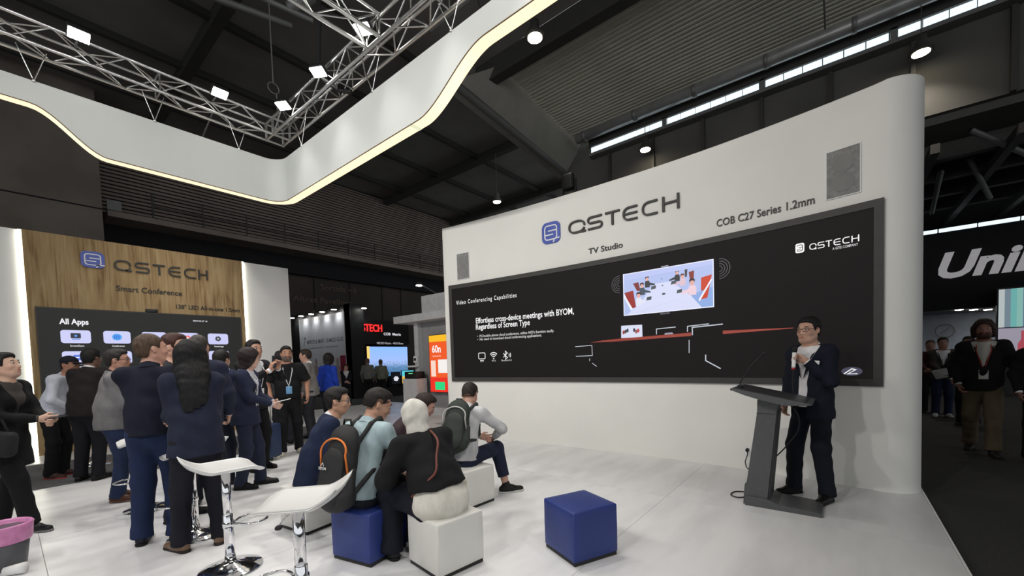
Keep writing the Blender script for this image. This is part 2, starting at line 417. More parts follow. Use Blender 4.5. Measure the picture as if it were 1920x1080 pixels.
    # dark wall and trusses below the skylight, to the right
    w = box('wall_right_far', (15.32, -30, 7.4), (15.8, 9.2, 10.2), MT['panel_dark']); struct(w, 'dark panelled wall below the skylight strip')
    for y in (7.0, 5.3, 3.6, 1.9, 0.2, -1.5, -3.2): box('stud', (15.2, y, 7.4), (15.32, y+0.1, 9.35), MT['steel_dark'], w)
    c2 = box('ceiling_right', (15.5, -30, 7.2), (30, 14, 7.4), MT['panel_dark']); struct(c2, 'low dark ceiling of the neighbouring hall on the right')
    for x in (17, 19, 21, 23): box('roof_beam', (x, -14, 6.75), (x+0.25, 14, 7.19), MT['steel_dark'], c2)
    for y in (-6.5, -5, -3.5, -2, 0): box('roof_beam', (15.6, y, 6.5), (29, y+0.18, 6.74), MT['steel_dark'], c2)
    for k, (p, q) in enumerate([((16, -2.6, 7.0), (17.5, -4.2, 6.2)), ((18, -2.9, 6.9), (19.5, -3.6, 6.0)), ((17, -2.2, 6.4), (21, -2.5, 6.2))]):
        cyl_between('strut', p, q, 0.07, MT['steel_grey'], c2)
    w9 = box('wall_far_right', (29.5, -30, -0.1), (30, 14, 7.2), MT['panel_dark']); struct(w9, 'dark end wall of the neighbouring hall on the right')
    w2 = bpy.data.objects.new('window_2', None); COL.objects.link(w2); struct(w2, 'thin bright strip light above the black banner on the right')
    for k in range(6): box('pane', (23.4, -8.2+1.05*k, 5.93), (23.5, -7.2+1.05*k, 6.06), MT['sky'], w2)
    # diagonal brace and pipes in the roof, upper left
    for p, q, r in (((2.9, 14.4, 12.0), (6.2, 13.3, 12.0), 0.10), ((2.8, 13.2, 11.8), (6.4, 12.4, 11.8), 0.08), ((5.8, 12.6, 11.9), (7.4, 11.0, 13.2), 0.16)):
        cyl_between('roof_pipe', p, q, r, MT['steel_grey'], c)
hall()

def hanging_rods():
    L = [((8.02, 3.94, 10.8), (7.70, 4.0, 9.9)), ((7.9, 3.75, 10.8), (7.9, 3.5, 9.9)), ((8.3, 3.3, 10.8), (8.2, 3.05, 9.9)),
         ((7.6, 4.75, 10.8), (8.0, 4.5, 9.7)), ((7.8, 5.6, 10.8), (8.2, 5.5, 9.7)), ((7.6, 6.2, 10.6), (8.1, 6.0, 9.6)), ((7.6, 6.9, 10.4), (7.9, 6.8, 9.6)), ((12.4, 0.35, 10.3), (12.4, 0.3, 8.9))]
    for i, (p, q) in enumerate(L):
        o = tube('hanging_rod', [(0, 0, 0), tuple(Vector(q)-Vector(p))], 0.018, MT['steel_dark']); o.location = p
        tag(o, (('fifth', 'sixth', 'last', 'fourth', 'third', 'second', 'first')[i]+' thin dark roof rod counted along the banner edge from the bottom') if i < 7 else 'thin dark cable hanging in front of the silver duct', 'rod' if i < 7 else 'cable', 'rods hanging from the roof' if i < 7 else None)
    for i, (p, lb) in enumerate([((7.75, 6.35, 9.9), 'small silver loudspeaker can beside the lit banner edge'), ((8.05, 3.7, 10.1), 'small silver loudspeaker can near the top frame edge, right of the banner')]):
        t = thing('ceiling_can', lb, 'speaker', p)
        MB().lathe([(0.05, 0.0), (0.09, 0.02), (0.09, 0.16), (0.06, 0.19), (0.06, 0.24)], 16).build('can', MT['duct'], t, True)
        MB().lathe([(0.095, 0.07), (0.095, 0.09)], 16).build('ring', MT['steel_dark'], t, True)
        tube('hanger', [(0, 0, 0.24), (0, 0, 0.9)], 0.01, MT['steel_dark'], t)
hanging_rods()

# ------------------------------------------------------------------ LED wall
def WX(y): return 5.79-(0.04 if y < 2.3 else 0.018)*(y-2.3)**2
def led_wall():
    yL = 6.10; P = []
    xl = WX(yL)
    P += [(6.35, yL), (xl+0.03, yL), (xl+0.008, yL-0.008), (xl, yL-0.03)]
    n = 60
    for i in range(1, n+1):
        y = (yL-0.03)+(-0.36-(yL-0.03))*i/n; P.append((WX(y), y))
    cx = WX(-0.36)+0.27
    for i in range(1, 13):
        t = math.radians(90*i/12); P.append((cx-0.27*math.cos(t), -0.36-0.27*math.sin(t)))
    P.append((6.35, -0.63))
    V = []; F = []; m = len(P); H = 4.05
    for x, y in P: V += [(x, y, 0), (x, y, H-0.012)]
    for i in range(m):
        j = (i+1) % m; F.append([2*i, 2*i+1, 2*j+1, 2*j])
    me = mesh_from(V, F, True); 
    b = MB(); b.v = V; b.f = F
    k = len(V); cen = (5.95, 2.7)
    ins = []
    for x, y in P:
        d = Vector((cen[0]-x, (0 if -0.3 < y < 6 else cen[1]-y))); d = d.normalized()*0.012; ins.append((x+d.x, y+d.y))
    V2 = [(x, y, H-0.012) for x, y in P]+[(x, y, H) for x, y in ins]
    F2 = [[i, m+i, m+(i+1) % m, (i+1) % m] for i in range(m)]+[list(range(m, 2*m))]
    w = obj('wall_right', me, MT['wall']); struct(w, 'tall curved white booth wall carrying the long screen')
    obj('top_edge', mesh_from(V2, F2), MT['wall'], w)
    return w
led_wall()
def wslab(name, y0, y1, z0, z1, d0, d1, m, parent, n=40):
    """slab that follows the curve of the wall; d = distance in front of it"""
    V = []; F = []
    for i in range(n+1):
        y = y0+(y1-y0)*i/n; x = WX(y)
        V += [(x-d0, y, z0), (x-d1, y, z0), (x-d1, y, z1), (x-d0, y, z1)]
    for i in range(n):
        for j in range(4): F.append([4*i+j, 4*i+(j+1) % 4, 4*i+4+(j+1) % 4, 4*i+4+j])
    F += [[0, 1, 2, 3], [4*n+3, 4*n+2, 4*n+1, 4*n]]
    return obj(name, mesh_from(V, F), m, parent)
def onwall(y0, z0, off):
    return lambda x, y, d: (WX(y0-x)-off-d, y0-x, z0+y)
def wpoly(name, pts, m, parent, off, k=0):
    """flat polygon of screen content given as (Y, Z) points"""
    return obj(name, mesh_from([(WX(y)-off, y, z) for y, z in pts], [list(range(len(pts)))]), m, parent)
def wline(name, pts, w, m, parent, off):
    v, f = stroke2d(pts, w); return obj(name, mesh_from([(WX(y)-off, y, z) for y, z in v], f), m, parent)
def led_screen():
    t = thing('led_screen', 'long black curved video wall showing a video conferencing slide', 'screen', (0, 0, 0))
    y0, y1, z0, z1 = 5.95, -0.325, 1.065, 2.922; b = 0.075
    wslab('bezel', y0, y1, z1-b, z1, 0, 0.035, MT['bezel'], t); wslab('bezel', y0, y1, z0, z0+b, 0, 0.035, MT['bezel'], t)
    wslab('bezel', y0, y0-b, z0+b, z1-b, 0, 0.035, MT['bezel'], t, 4); wslab('bezel', y1+b, y1, z0+b, z1-b, 0, 0.035, MT['bezel'], t, 4)
    disp = wslab('display', y0-b, y1+b, z0+b, z1-b, 0, 0.02, mat('black_display', (0.006, 0.0055, 0.0055), 0.55, spec=0.1, emit=(0.016, 0.0125, 0.0135), estr=0.5), t)
    S = disp; o = 0.022
    W = em((245, 245, 245)); W2 = em((205, 205, 205)); G = em((80, 76, 80))
    def txt(s, yl, yr, z, h, m, bold=0.0, sp=1.0): solid_text('lettering', fit_text(s, yl-yr, h, bold=bold, spacing=sp), onwall(yl, z, o), 0.0, m, S)
    txt('Video Conferencing Capabilities', 5.785, 4.415, 2.54, 0.075, W, 0.008, 1.25)
    txt('Effortless cross-device meetings with BYOM,', 5.33, 3.32, 2.15, 0.098, W, 0.016)
    txt('Regardless of Screen Type', 5.335, 4.16, 2.035, 0.098, W, 0.016)
    txt('\u2022  PC/mobile phone cloud conference, utilize AIO\'s function easily.', 5.31, 3.69, 1.888, 0.044, W2, 0.015)
    txt('\u2022  No need to download cloud conferencing applications.', 5.31, 3.93, 1.828, 0.044, W2, 0.015)
    # icons: monitor, wifi, bluetooth with sound
    y = 5.22; z = 1.535
    wline('icon', [(a, c) for a, c in rrect(y-0.075, z-0.05, y+0.075, z+0.06, 0.02, 3)]+[(y+0.075, z+0.04)], 0.014, W, S, o); wline('icon', [(y+0.04, z-0.08), (y-0.04, z-0.08)], 0.014, W, S, o)
    y = 4.952
    for r in (0.11, 0.075, 0.04): wline('icon', arc(y, z-0.05, r*0.9, r, 42, 138, 8), 0.016, W, S, o)
    wpoly('icon', arc(y, z-0.052, 0.014, 0.014, 0, 330, 8), W, S, o)
    y = 4.69
    wline('icon', [(y+0.045, z+0.035), (y-0.04, z-0.04), (y, z-0.075), (y, z+0.075), (y-0.04, z+0.04), (y+0.045, z-0.035)], 0.014, W, S, o)
    for r in (0.05, 0.08): wline('icon', arc(y-0.03, z, r, r, 150, 210, 5), 0.013, W, S, o)
    for s, yl, yr in (('BYOD', 5.26, 5.18), ('Wi-Fi 6', 5.0, 4.91), ('Bluetooth 5.2', 4.78, 4.56)): txt(s, yl, yr, 1.43, 0.03, W2, 0.01)
    # picture of a meeting room
    yl, yr, zb, zt = 2.488, 1.27, 2.046, 2.641
    pic = wslab('picture', yl, yr, zb, zt, 0.02, 0.023, em((175, 190, 235)), S, 16)
    def pp(name, pts, c, lay): return wpoly(name, [(yl+(yr-yl)*(u-232)/1296.0, zt+(zb-zt)*v/580.0) for u, v in pts], em(c), pic, 0.0235+0.0006*lay)
    pp('table_top', [(300, 560), (250, 575), (232, 578), (430, 578), (1380, 578), (1220, 400), (960, 190), (700, 190), (520, 400)], (214, 217, 245), 1)
    pp('floor', [(1380, 578), (1528, 578), (1528, 330), (1230, 400)], (140, 170, 225), 1)
    pp('back_wall', [(232, 0), (1528, 0), (1528, 60), (232, 90)], (185, 195, 240), 1)
    def chair(x, y, w, h, c, sl): pp('chair', [(x, y), (x+w, y-h*0.08), (x+w+sl, y+h), (x+sl+w*0.4, y+h*1.05)], c, 2)
    chair(245, 260, 140, 220, (150, 30, 22), 40); chair(385, 145, 85, 110, (120, 34, 30), 30); chair(1370, 200, 140, 260, (200, 60, 22), -60); chair(1205, 105, 75, 120, (130, 42, 32), -10); chair(1150, 60, 40, 100, (60, 50, 50), -10)
    pp('chair', [(235, 270), (375, 500), (345, 520), (235, 320)], (238, 240, 250), 3); pp('chair', [(1500, 230), (1515, 245), (1345, 500), (1335, 470)], (238, 240, 250), 3)
    def man(x, y, s, shirt, hair=(40, 26, 28), flip=1, legs=True):
        pp('figure', [(x-34*s, y+150*s), (x-38*s, y+75*s), (x-24*s, y+52*s), (x+26*s, y+52*s), (x+44*s, y+80*s), (x+42*s, y+150*s)], shirt, 4)
        a = flip
        pp('figure', [(x+30*s*a, y+80*s), (x+125*s*a, y+112*s), (x+122*s*a, y+132*s), (x+20*s*a, y+118*s)], shirt, 4)
        pp('figure', arc(x, y+26*s, 24*s, 30*s, 0, 345, 12), (226, 170, 160), 5)
        pp('figure', [(x-27*s, y+30*s), (x-30*s, y), (x-14*s, y-14*s), (x+16*s, y-14*s), (x+29*s, y), (x+27*s, y+24*s), (x+14*s, y+8*s), (x-14*s, y+8*s)], hair, 6)
    man(605, 85, 0.95, (38, 42, 48)); man(525, 165, 1.05, (60, 74, 86)); man(470, 290, 1.15, (225, 226, 240))
    man(1045, 65, 0.9, (34, 36, 40), flip=-1); man(1120, 125, 0.95, (222, 190, 204), flip=-1, hair=(90, 50, 45)); man(1250, 210, 1.3, (236, 205, 216), flip=-1)
    for x, y in ((620, 375), (690, 235), (1065, 330), (985, 205)): pp('laptop', [(x-30, y+30), (x-20, y-15), (x+50, y-22), (x+45, y+22)], (70, 76, 82), 7)
    for x, y, s in ((850, 345, 26), (835, 228, 12), (825, 140, 9)): pp('conference_phone', arc(x, y, s, s*0.7, 0, 340, 10), (70, 74, 84), 7)
    wline('frame_line', [(yl, zb), (yl, zt), (yr, zt), (yr, zb), (yl, zb)], 0.012, em((235, 238, 255)), pic, 0.0245)
    for y, z in ((1.2, 2.51), (2.545, 2.51)):
        a0, a1 = (90, 270) if y < 2 else (-90, 90)
        for r in (0.035, 0.065, 0.095, 0.125): wline('sound_wave', arc(y, z, r, r, a0, a1, 12), 0.008, G, S, o)
    wpoly('web_camera', [(1.94, 2.655), (1.84, 2.658), (1.84, 2.672), (1.94, 2.67)], em((160, 160, 175)), S, o)
    wpoly('stand_plate', [(1.96, 2.035), (1.83, 2.035), (1.83, 2.01), (1.96, 2.01)], G, S, o)
    R = em((150, 62, 48)); R2 = em((105, 40, 34))
    wpoly('picture_table', [(3.05, 1.678), (2.85, 1.70), (2.55, 1.714), (1.552, 1.735), (1.552, 1.69), (2.55, 1.68), (2.85, 1.676)], R, S, o)
    wpoly('picture_table', [(1.166, 1.733), (0.42, 1.712), (0.43, 1.704), (1.166, 1.69)], R, S, o)
    wpoly('picture_table', [(2.85, 1.676), (2.0, 1.695), (2.0, 1.683), (2.7, 1.668)], R2, S, o+0.001)
    lp = wpoly('picture_laptop', [(2.537, 1.90), (2.222, 1.893), (2.219, 1.717), (2.541, 1.719)], em((215, 220, 240)), S, o+0.002)
    for k, (a, c) in enumerate([(2.50, (150, 50, 40)), (2.47, (60, 60, 70)), (2.44, (60, 60, 70)), (2.31, (150, 80, 90)), (2.28, (180, 60, 45)), (2.34, (60, 60, 70))]):
        wpoly('figure', arc(a, 1.80+0.012*(k % 3), 0.018, 0.03, 0, 340, 8), em(c), lp, o+0.003)
    for pts, w in (([(2.018, 1.741), (2.017, 1.816), (1.753, 1.824)], 0.012), ([(1.6, 1.75), (1.598, 1.821), (1.33, 1.832)], 0.012), ([(1.537, 1.70), (1.537, 1.802), (1.165, 1.815)], 0.014), ([(1.374, 1.437), (1.375, 1.36), (1.196, 1.254)], 0.014),
                   ([(3.31, 1.627), (3.021, 1.634), (3.016, 1.476), (3.304, 1.472)], 0.010), ([(3.063, 1.433), (3.064, 1.391)], 0.010), ([(3.019, 1.357), (2.948, 1.306)], 0.010), ([(1.58, 1.64), (1.582, 1.465)], 0.010)):
        wline('picture_chair', pts, w, em((190, 196, 205)), S, o+0.001)
    wpoly('conference_phone', [(1.91, 1.725), (1.90, 1.752), (1.80, 1.755), (1.78, 1.725)], em((150, 150, 170)), S, o+0.002)
    # wordmark on the screen
    xs = (0.278, 0.215, 0.205, 0.155, 0.145, 0.10, 0.09, 0.04, 0.025, -0.03, -0.045, -0.11)
    fn = lambda x, y, d: (WX(-x)-o-d, -x, y)
    xs = [0.275-(0.275+0.141)*k for k in (0, .155, .175, .32, .34, .475, .50, .645, .675, .82, .85, 1.0)]
    wordmark(S, [(c, -xs[2*i], -xs[2*i+1]) for i, c in enumerate('QSTECH')], 2.545, 2.612, fn, 0.0, W)
    wpoly('logo_plate', rrect(0.32, 2.535, 0.402, 2.64, 0.02, 4), W, S, o)
    wline('logo_line', rrect(0.336, 2.556, 0.386, 2.62, 0.012, 3), 0.008, em((40, 38, 42)), S, o+0.001)
    for a, b, z in ((0.336, 0.372, 2.594), (0.35, 0.386, 2.576)): wline('logo_line', [(a, z), (b, z)], 0.007, em((40, 38, 42)), S, o+0.001)
    txt('A GITE COMPANY', 0.075, -0.132, 2.503, 0.026, W2, 0.012)
    wpoly('button', arc(-0.084, 1.218, 0.085, 0.046, 0, 350, 24), em((70, 70, 88)), S, o)
    wline('button_pencil', [(-0.02, 1.19), (-0.085, 1.245), (-0.115, 1.235), (-0.05, 1.19), (-0.13, 1.195)], 0.010, W, S, o+0.001)
    return t
led_screen()
def wall_speaker(lb, y0, y1, z0, z1):
    t = thing('wall_speaker', lb, 'speaker', (WX((y0+y1)/2), (y0+y1)/2, z0))
    w = y0-y1; h = z1-z0; m = MB().box((-0.012, -w/2, 0), (0.03, w/2, h)); m.build('grille', MT['grille'], t)
    fr = MB()
    for a, b in (((-0.016, -w/2-0.008, -0.008), (0.02, w/2+0.008, 0)), ((-0.016, -w/2-0.008, h), (0.02, w/2+0.008, h+0.008)), ((-0.016, -w/2-0.008, 0), (0.02, -w/2, h)), ((-0.016, w/2, 0), (0.02, w/2+0.008, h))): fr.box(a, b)
    fr.build('rim', MT['white'], t)
    for z, r in ((h*0.68, 0.32*w), (h*0.3, 0.36*w)):
        MB().tube([(-0.0125, 0, z), (-0.016, 0, z)], r, 24).build('cone', mat('grille_shade', (0.235, 0.235, 0.228), 0.7, bump=0.2, bscale=250), t)
    for y in (w*0.3, -w*0.3): MB().tube([(-0.012, y, h*0.88), (-0.02, y, h*0.88)], 0.008, 10).build('screw', MT['chrome'], t)
    # turn with the wall
    yc = (y0+y1)/2; t.rotation_euler = (0, 0, -math.atan((WX(yc+0.05)-WX(yc-0.05))/0.1))
wall_speaker('small grey speaker grille in the white wall above the left end of the long screen', 5.74, 5.455, 3.015, 3.492)
wall_speaker('large grey speaker grille in the white wall above the right end of the long screen', 0.124, -0.150, 3.043, 3.525)
def wall_lettering():
    t = thing('wall_logo', 'blue square logo and dark wordmark QSTECH raised on the curved white wall', 'sign')
    fn = lambda x, y, d: (WX(-x)-d, -x, y)
    logo_mark(t, -3.87, -3.535, 3.335, 3.675, fn, MT['blue'], MT['white'], 0.025)
    xs = (3.387, 3.081, 3.054, 2.798, 2.755, 2.529, 2.488, 2.257, 2.203, 1.969, 1.918, 1.676)
    wordmark(t, [(c, -xs[2*i], -xs[2*i+1]) for i, c in enumerate('QSTECH')], 3.40, 3.60, fn, 0.03, MT['letter'])
    t = thing('wall_caption', 'dark raised words TV Studio under the wordmark on the white wall', 'sign')
    solid_text('lettering', fit_text('TV Studio', 0.553, 0.082, bold=0.01), onwall(3.048, 3.042, 0), 0.012, MT['letter'], t)
    t = thing('wall_caption', 'dark raised words COB C27 Series 1.2mm on the white wall above the long screen', 'sign')
    solid_text('lettering', fit_text('COB C27 Series 1.2mm', 1.0, 0.088, bold=0.01), onwall(1.228, 3.04, 0), 0.012, MT['letter'], t)
    t = thing('wall_outlet', 'white wall socket with a black plug low on the curved wall behind the lectern', 'socket', (WX(0.9), 0.9, 0.17))
    obj('plate', rbox_mesh(0.012, 0.08, 0.13, 0.004), MT['seat_white'], t, loc=(-0.006, 0, 0.065))
    MB().tube([(-0.012, 0, 0.085), (-0.05, 0, 0.08)], 0.02, 10).build('plug', MT['black'], t)
    MB().tube([(-0.05, 0, 0.08), (-0.07, -0.01, 0.04), (-0.06, 0.02, -0.06), (-0.10, 0.0, -0.12), (-0.05, -0.04, -0.16)], 0.006, 6).build('cord', MT['black'], t, True)
wall_lettering()

# ------------------------------------------------------------------ wooden conference wall
def wood_wall():
    y = 11.02
    w = box('wall_left', (-3.5, y+0.06, 0), (4.74, y+0.5, 3.97), MT['white']); struct(w, 'white conference booth wall with an oak centre panel')
    box('oak_panel', (0.345, y, 0.0), (3.68, y+0.05, 3.97), MT['wood'], w)
    box('plinth_floor', (-3.5, 10.05, 0.0), (4.74, y, 0.02), MT['floor'], w)
    for x0, x1, lb in ((0.30, 0.34, 'left'), (3.685, 3.725, 'right')):
        s = box('led_strip', (x0, y+0.015, 0.03), (x1, y+0.045, 3.965), MT['strip']); tag(s, 'vertical glowing light strip along the %s edge of the oak panel' % lb, 'light strip')
    fn = lambda x, z, d: (x, y-d, z)
    t = thing('oak_wall_logo', 'blue square logo and dark wordmark QSTECH raised on the oak panel', 'sign')
    logo_mark(t, 1.03, 1.35, 3.432, 3.735, fn, MT['blue'], MT['white'], 0.025)
    x0, W = 1.475, 1.515
    k = (0, .170, .205, .35, .385, .515, .545, .685, .72, .86, .885, 1.0)
    wordmark(t, [(c, x0+W*k[2*i], x0+W*k[2*i+1]) for i, c in enumerate('QSTECH')], 3.435, 3.645, fn, 0.03, MT['letter'])
    t = thing('oak_wall_caption', 'dark raised words Smart Conference on the oak panel', 'sign')
    solid_text('lettering', fit_text('Smart Conference', 1.02, 0.105, bold=0.01), lambda a, b, d: (1.49+a, y-d, 3.04+b), 0.012, MT['letter'], t)
    t = thing('oak_wall_caption', 'small dark words 138 inch LED All-in-one 1.5mm on the oak panel above the screen', 'sign')
    solid_text('lettering', fit_text('138" LED All-in-one 1.5mm', 1.18, 0.085, bold=0.012), lambda a, b, d: (2.397+a, y-d, 2.765+b), 0.01, MT['letter'], t)
    # all-in-one screen
    t = thing('conference_display', 'large dark screen titled All Apps mounted on the oak panel', 'screen', (0, y, 0))
    box('housing', (0.428, -0.05, 0.87), (3.578, 0, 2.646), MT['bezel'], t)
    d = box('display', (0.45, -0.053, 0.89), (3.556, -0.05, 2.625), mat('dark_app_screen', (0.008, 0.008, 0.008), 0.5, spec=0.15, emit=(0.024, 0.025, 0.024), estr=0.8), t)
    def T(s, x, wd_, z, h, c=(240, 240, 245), b=0.012): solid_text('lettering', fit_text(s, wd_, h, bold=b), lambda a, q, dd: (x+a, -0.0545, z+q), 0.0, em(c), d)
    T('All Apps', 0.70, 0.37, 2.355, 0.095, b=0.03)
    T('2024-02-27 16', 2.66, 0.26, 2.50, 0.03); 
    names = (('ScreenShare', 'Conference', 'Whiteboard', 'Browser', 'Settings'), ('Files', 'Camera', 'Viewer', 'Remote', 'Tools'))
    for r, z in enumerate((2.008, 1.62, 1.23)):
        for c in range(5):
            x = 0.703+0.552*c
            pts = rrect(x, z, x+0.385, z+0.24, 0.045, 4)
            card = obj('app_card', mesh_from([(a, -0.0545, b) for a, b in pts], [list(range(len(pts)))]), em((203, 205, 245)), d)
            cx, cz = x+0.19, z+0.125; q = lambda P, m, l: obj('icon', mesh_from([(a, -0.055-0.0006*l, b) for a, b in P], [list(range(len(P)))]), m, card)
            i = (c+2*r) % 5
            if i == 0: q(rrect(cx-0.065, cz-0.035, cx+0.065, cz+0.06, 0.01, 2), em((30, 36, 50)), 1); q([(cx-0.05, cz-0.06), (cx+0.05, cz-0.06), (cx+0.05, cz-0.045), (cx-0.05, cz-0.045)], em((60, 130, 230)), 1); q(arc(cx, cz+0.01, 0.02, 0.02, 0, 340, 10), em((80, 150, 240)), 2)
            elif i == 1: q(arc(cx, cz, 0.07, 0.065, 0, 345, 18), em((70, 160, 235)), 1); [q([(cx+k, cz-0.035), (cx+k+0.012, cz-0.035), (cx+k+0.012, cz+0.035), (cx+k, cz+0.035)], em((40, 90, 210)), 2) for k in (-0.04, -0.01, 0.02)]
            elif i == 2: q(rrect(cx-0.05, cz-0.05, cx+0.05, cz+0.05, 0.02, 3), em((90, 120, 220)), 1); q(rrect(cx-0.03, cz-0.008, cx+0.03, cz+0.008, 0.004, 2), em((240, 240, 250)), 2)
            elif i == 3: q(arc(cx, cz, 0.06, 0.06, 0, 345, 18), em((235, 120, 110)), 1); q(arc(cx, cz, 0.025, 0.025, 0, 345, 12), em((245, 240, 240)), 2)
            else: q(arc(cx, cz, 0.055, 0.055, 0, 345, 18), em((45, 48, 56)), 1); q(arc(cx, cz, 0.022, 0.022, 0, 345, 12), em((170, 175, 190)), 2); [q([(cx+0.03*math.cos(t), cz+0.03*math.sin(t)), (cx+0.05*math.cos(t+.25), cz+0.05*math.sin(t+.25)), (cx+0.05*math.cos(t-.25), cz+0.05*math.sin(t-.25))], em((120, 124, 136)), 2) for t in (0.5, 1.8, 3.0, 4.3, 5.6)]
            if r < 2: T(names[r][c], x+0.11, 0.18, z-0.062, 0.032, (225, 225, 230), 0.014)
    t = thing('conference_camera', 'small black camera bar on top of the conference screen', 'camera', (1.99, y-0.03, 2.646))
    obj('body', rbox_mesh(0.19, 0.06, 0.07, 0.012), MT['black'], t, loc=(0, 0, 0.036)); MB().tube([(0, -0.03, 0.04), (0, -0.04, 0.04)], 0.018, 14).build('lens', MT['phone'], t)
wood_wall()
# ------------------------------------------------------------------ hanging banner ring
XC, YC, ZB, ZT, LIP = 3.44, 8.15, 4.5, 5.25, 0.16
def sstep(t): t = max(0.0, min(1.0, t)); return t*t*(3-2*t)
def zbot(x, y):
    if y > YC-0.35: return ZB+0.46*sstep((1.12-x)/0.72)
    return ZB+0.46*sstep((4.15-y)/1.15)
def ring_path():
    P = []; r = 0.28
    x = -3.5
    while x < XC-r: P.append((x, YC)); x += 0.06
    for i in range(0, 13):
        t = math.radians(90-90*i/12); P.append((XC-r+r*math.cos(t), YC-r+r*math.sin(t)))
    y = YC-r-0.06
    while y > -2.2: P.append((XC, y)); y -= 0.06
    return P
def banner():
    t = thing('hanging_banner', 'white ring-shaped fabric banner with a warm glowing wavy lower edge', 'banner', (XC, YC, ZB))
    P = ring_path(); n = len(P); V = []; F = []; VL = []; FL = []; VO = []; FO = []
    for i, (x, y) in enumerate(P):
        a = Vector(P[max(i-1, 0)]); b = Vector(P[min(i+1, n-1)]); d = (b-a).normalized(); nn = Vector((-d.y, d.x))  # outward (left of travel: +y, then +x)
        z = zbot(x, y); ox, oy = x+nn.x*LIP, y+nn.y*LIP
        rel = lambda X, Y, Z: (X-XC, Y-YC, Z-ZB)
        V += [rel(x, y, z), rel(x, y, ZT)]
        VL += [rel(x, y, z-0.004), rel(ox, oy, z-0.004)]
        VO += [rel(ox, oy, z), rel(ox, oy, ZT), rel(x+nn.x*0.02, y+nn.y*0.02, ZT)]
    for i in range(n-1):
        F.append([2*i, 2*i+1, 2*i+3, 2*i+2]); FL.append([2*i, 2*i+2, 2*i+3, 2*i+1])
        FO += [[3*i, 3*i+3, 3*i+4, 3*i+1]]
    obj('inner_fabric', mesh_from(V, F, True), MT['fabric_white'], t); obj('glowing_edge', mesh_from(VL, FL, True), MT['lip'], t); obj('outer_fabric', mesh_from(VO, FO, True), MT['fabric_white'], t)
    b = MB(); b.tube([(p[0]-XC, p[1]-YC, zbot(*p)-ZB-0.006) for p in P], 0.007, 5); b.build('edge_piping', mat('brown_piping', (0.16, 0.11, 0.06), 0.6), t, True)
    seam = box('tape_patch', (XC+0.005-XC, 4.26-YC, -0.008), (XC+LIP-XC, 4.33-YC, -0.005), em((235, 235, 200)), t)  # tape gets a self-lit colour, though it is no lamp
    return t
banner()
def truss(lb, p, q, size=0.29, step=0.36, group=None):
    p = Vector(p); q = Vector(q); d = (q-p); L = d.length; d.normalize(); side = Vector((-d.y, d.x, 0)); up = Vector((0, 0, 1)); h = size/2
    t = thing('lighting_truss', lb, 'truss', tuple(p))
    c = [side*a*h+up*b*h for a, b in ((-1, -1), (1, -1), (1, 1), (-1, 1))]
    for k in c: cyl_between('chord', k, k+d*L, 0.025, MT['alu'], t)
    n = int(L/step)
    for i in range(n):
        a = d*(i*step); b = d*((i+1)*step)
        for j in range(4):
            k0, k1 = c[j], c[(j+1) % 4]
            if (i+j) % 2: k0, k1 = k1, k0
            cyl_between('brace', a+k0, b+k1, 0.0105, MT['alu'], t)
        if i % 6 == 0:
            for j in range(4): cyl_between('brace', a+c[j], a+c[(j+1) % 4], 0.0105, MT['alu'], t)
    return t
truss('aluminium box truss above the left run of the white banner', (-2.6, YC, 5.80), (XC-0.17, YC, 5.80))
truss('aluminium box truss above the right run of the white banner', (XC, YC-0.17, 5.80), (XC, 1.2, 5.80))
truss('aluminium cross truss at the top of the picture, running off to the upper left', (XC-0.17, 4.78, 5.80), (-1.5, 4.78, 5.80))
cb = thing('truss_corner', 'aluminium corner block joining the two banner trusses', 'truss', (XC, YC, 5.80))
for a in (-.145, .145):
    for b in (-.145, .145):
        cyl_between('post', (a, b, -.145), (a, b, .145), 0.025, MT['alu'], cb); cyl_between('post', (a, -.165, b), (a, .165, b), 0.022, MT['alu'], cb); cyl_between('post', (-.165, a, b), (.165, a, b), 0.022, MT['alu'], cb)
def cables():
    for i, (x, y, nm) in enumerate([(0.46, YC, 'leftmost on the left run'), (1.66, YC, 'second on the left run'), (2.78, YC, 'nearest the corner on the left run'), (XC, 7.25, 'nearest the corner on the right run'), (XC, 5.1, 'second on the right run'), (XC, 3.5, 'near the top frame edge on the right run')]):
        t = thing('suspension_cable', 'steel V-shaped banner cable, '+nm, 'cable', (x, y, ZT), group='cables between truss and banner')
        dx, dy = ((0.13, 0) if y == YC else (0, 0.2)); k = 0.145
        o = (0, -k) if y == YC else (-k, 0)
        for s in (-1, 1): cyl_between('wire', (0, 0, 0), (dx*s, dy*s, 0.41), 0.006, MT['alu'], t)
        MB().lathe([(0.015, 0), (0.02, 0.02), (0.012, 0.06)], 8, (0, 0, -0.02)).build('shackle', MT['alu'], t, True)
cables()
def lamp(o, name, kind, energy, size, col, parent, loc, rot, spread=110):
    l = bpy.data.lights.new(name, kind); l.energy = energy; l.color = col
    if kind == 'AREA': l.shape = 'DISK'; l.size = size; l.spread = math.radians(spread)
    if kind == 'SPOT': l.spot_size = math.radians(size); l.spot_blend = 0.6; l.shadow_soft_size = 0.12
    ob = bpy.data.objects.new(name, l); COL.objects.link(ob); ob.parent = parent; ob.location = loc; ob.rotation_euler = rot
    return ob
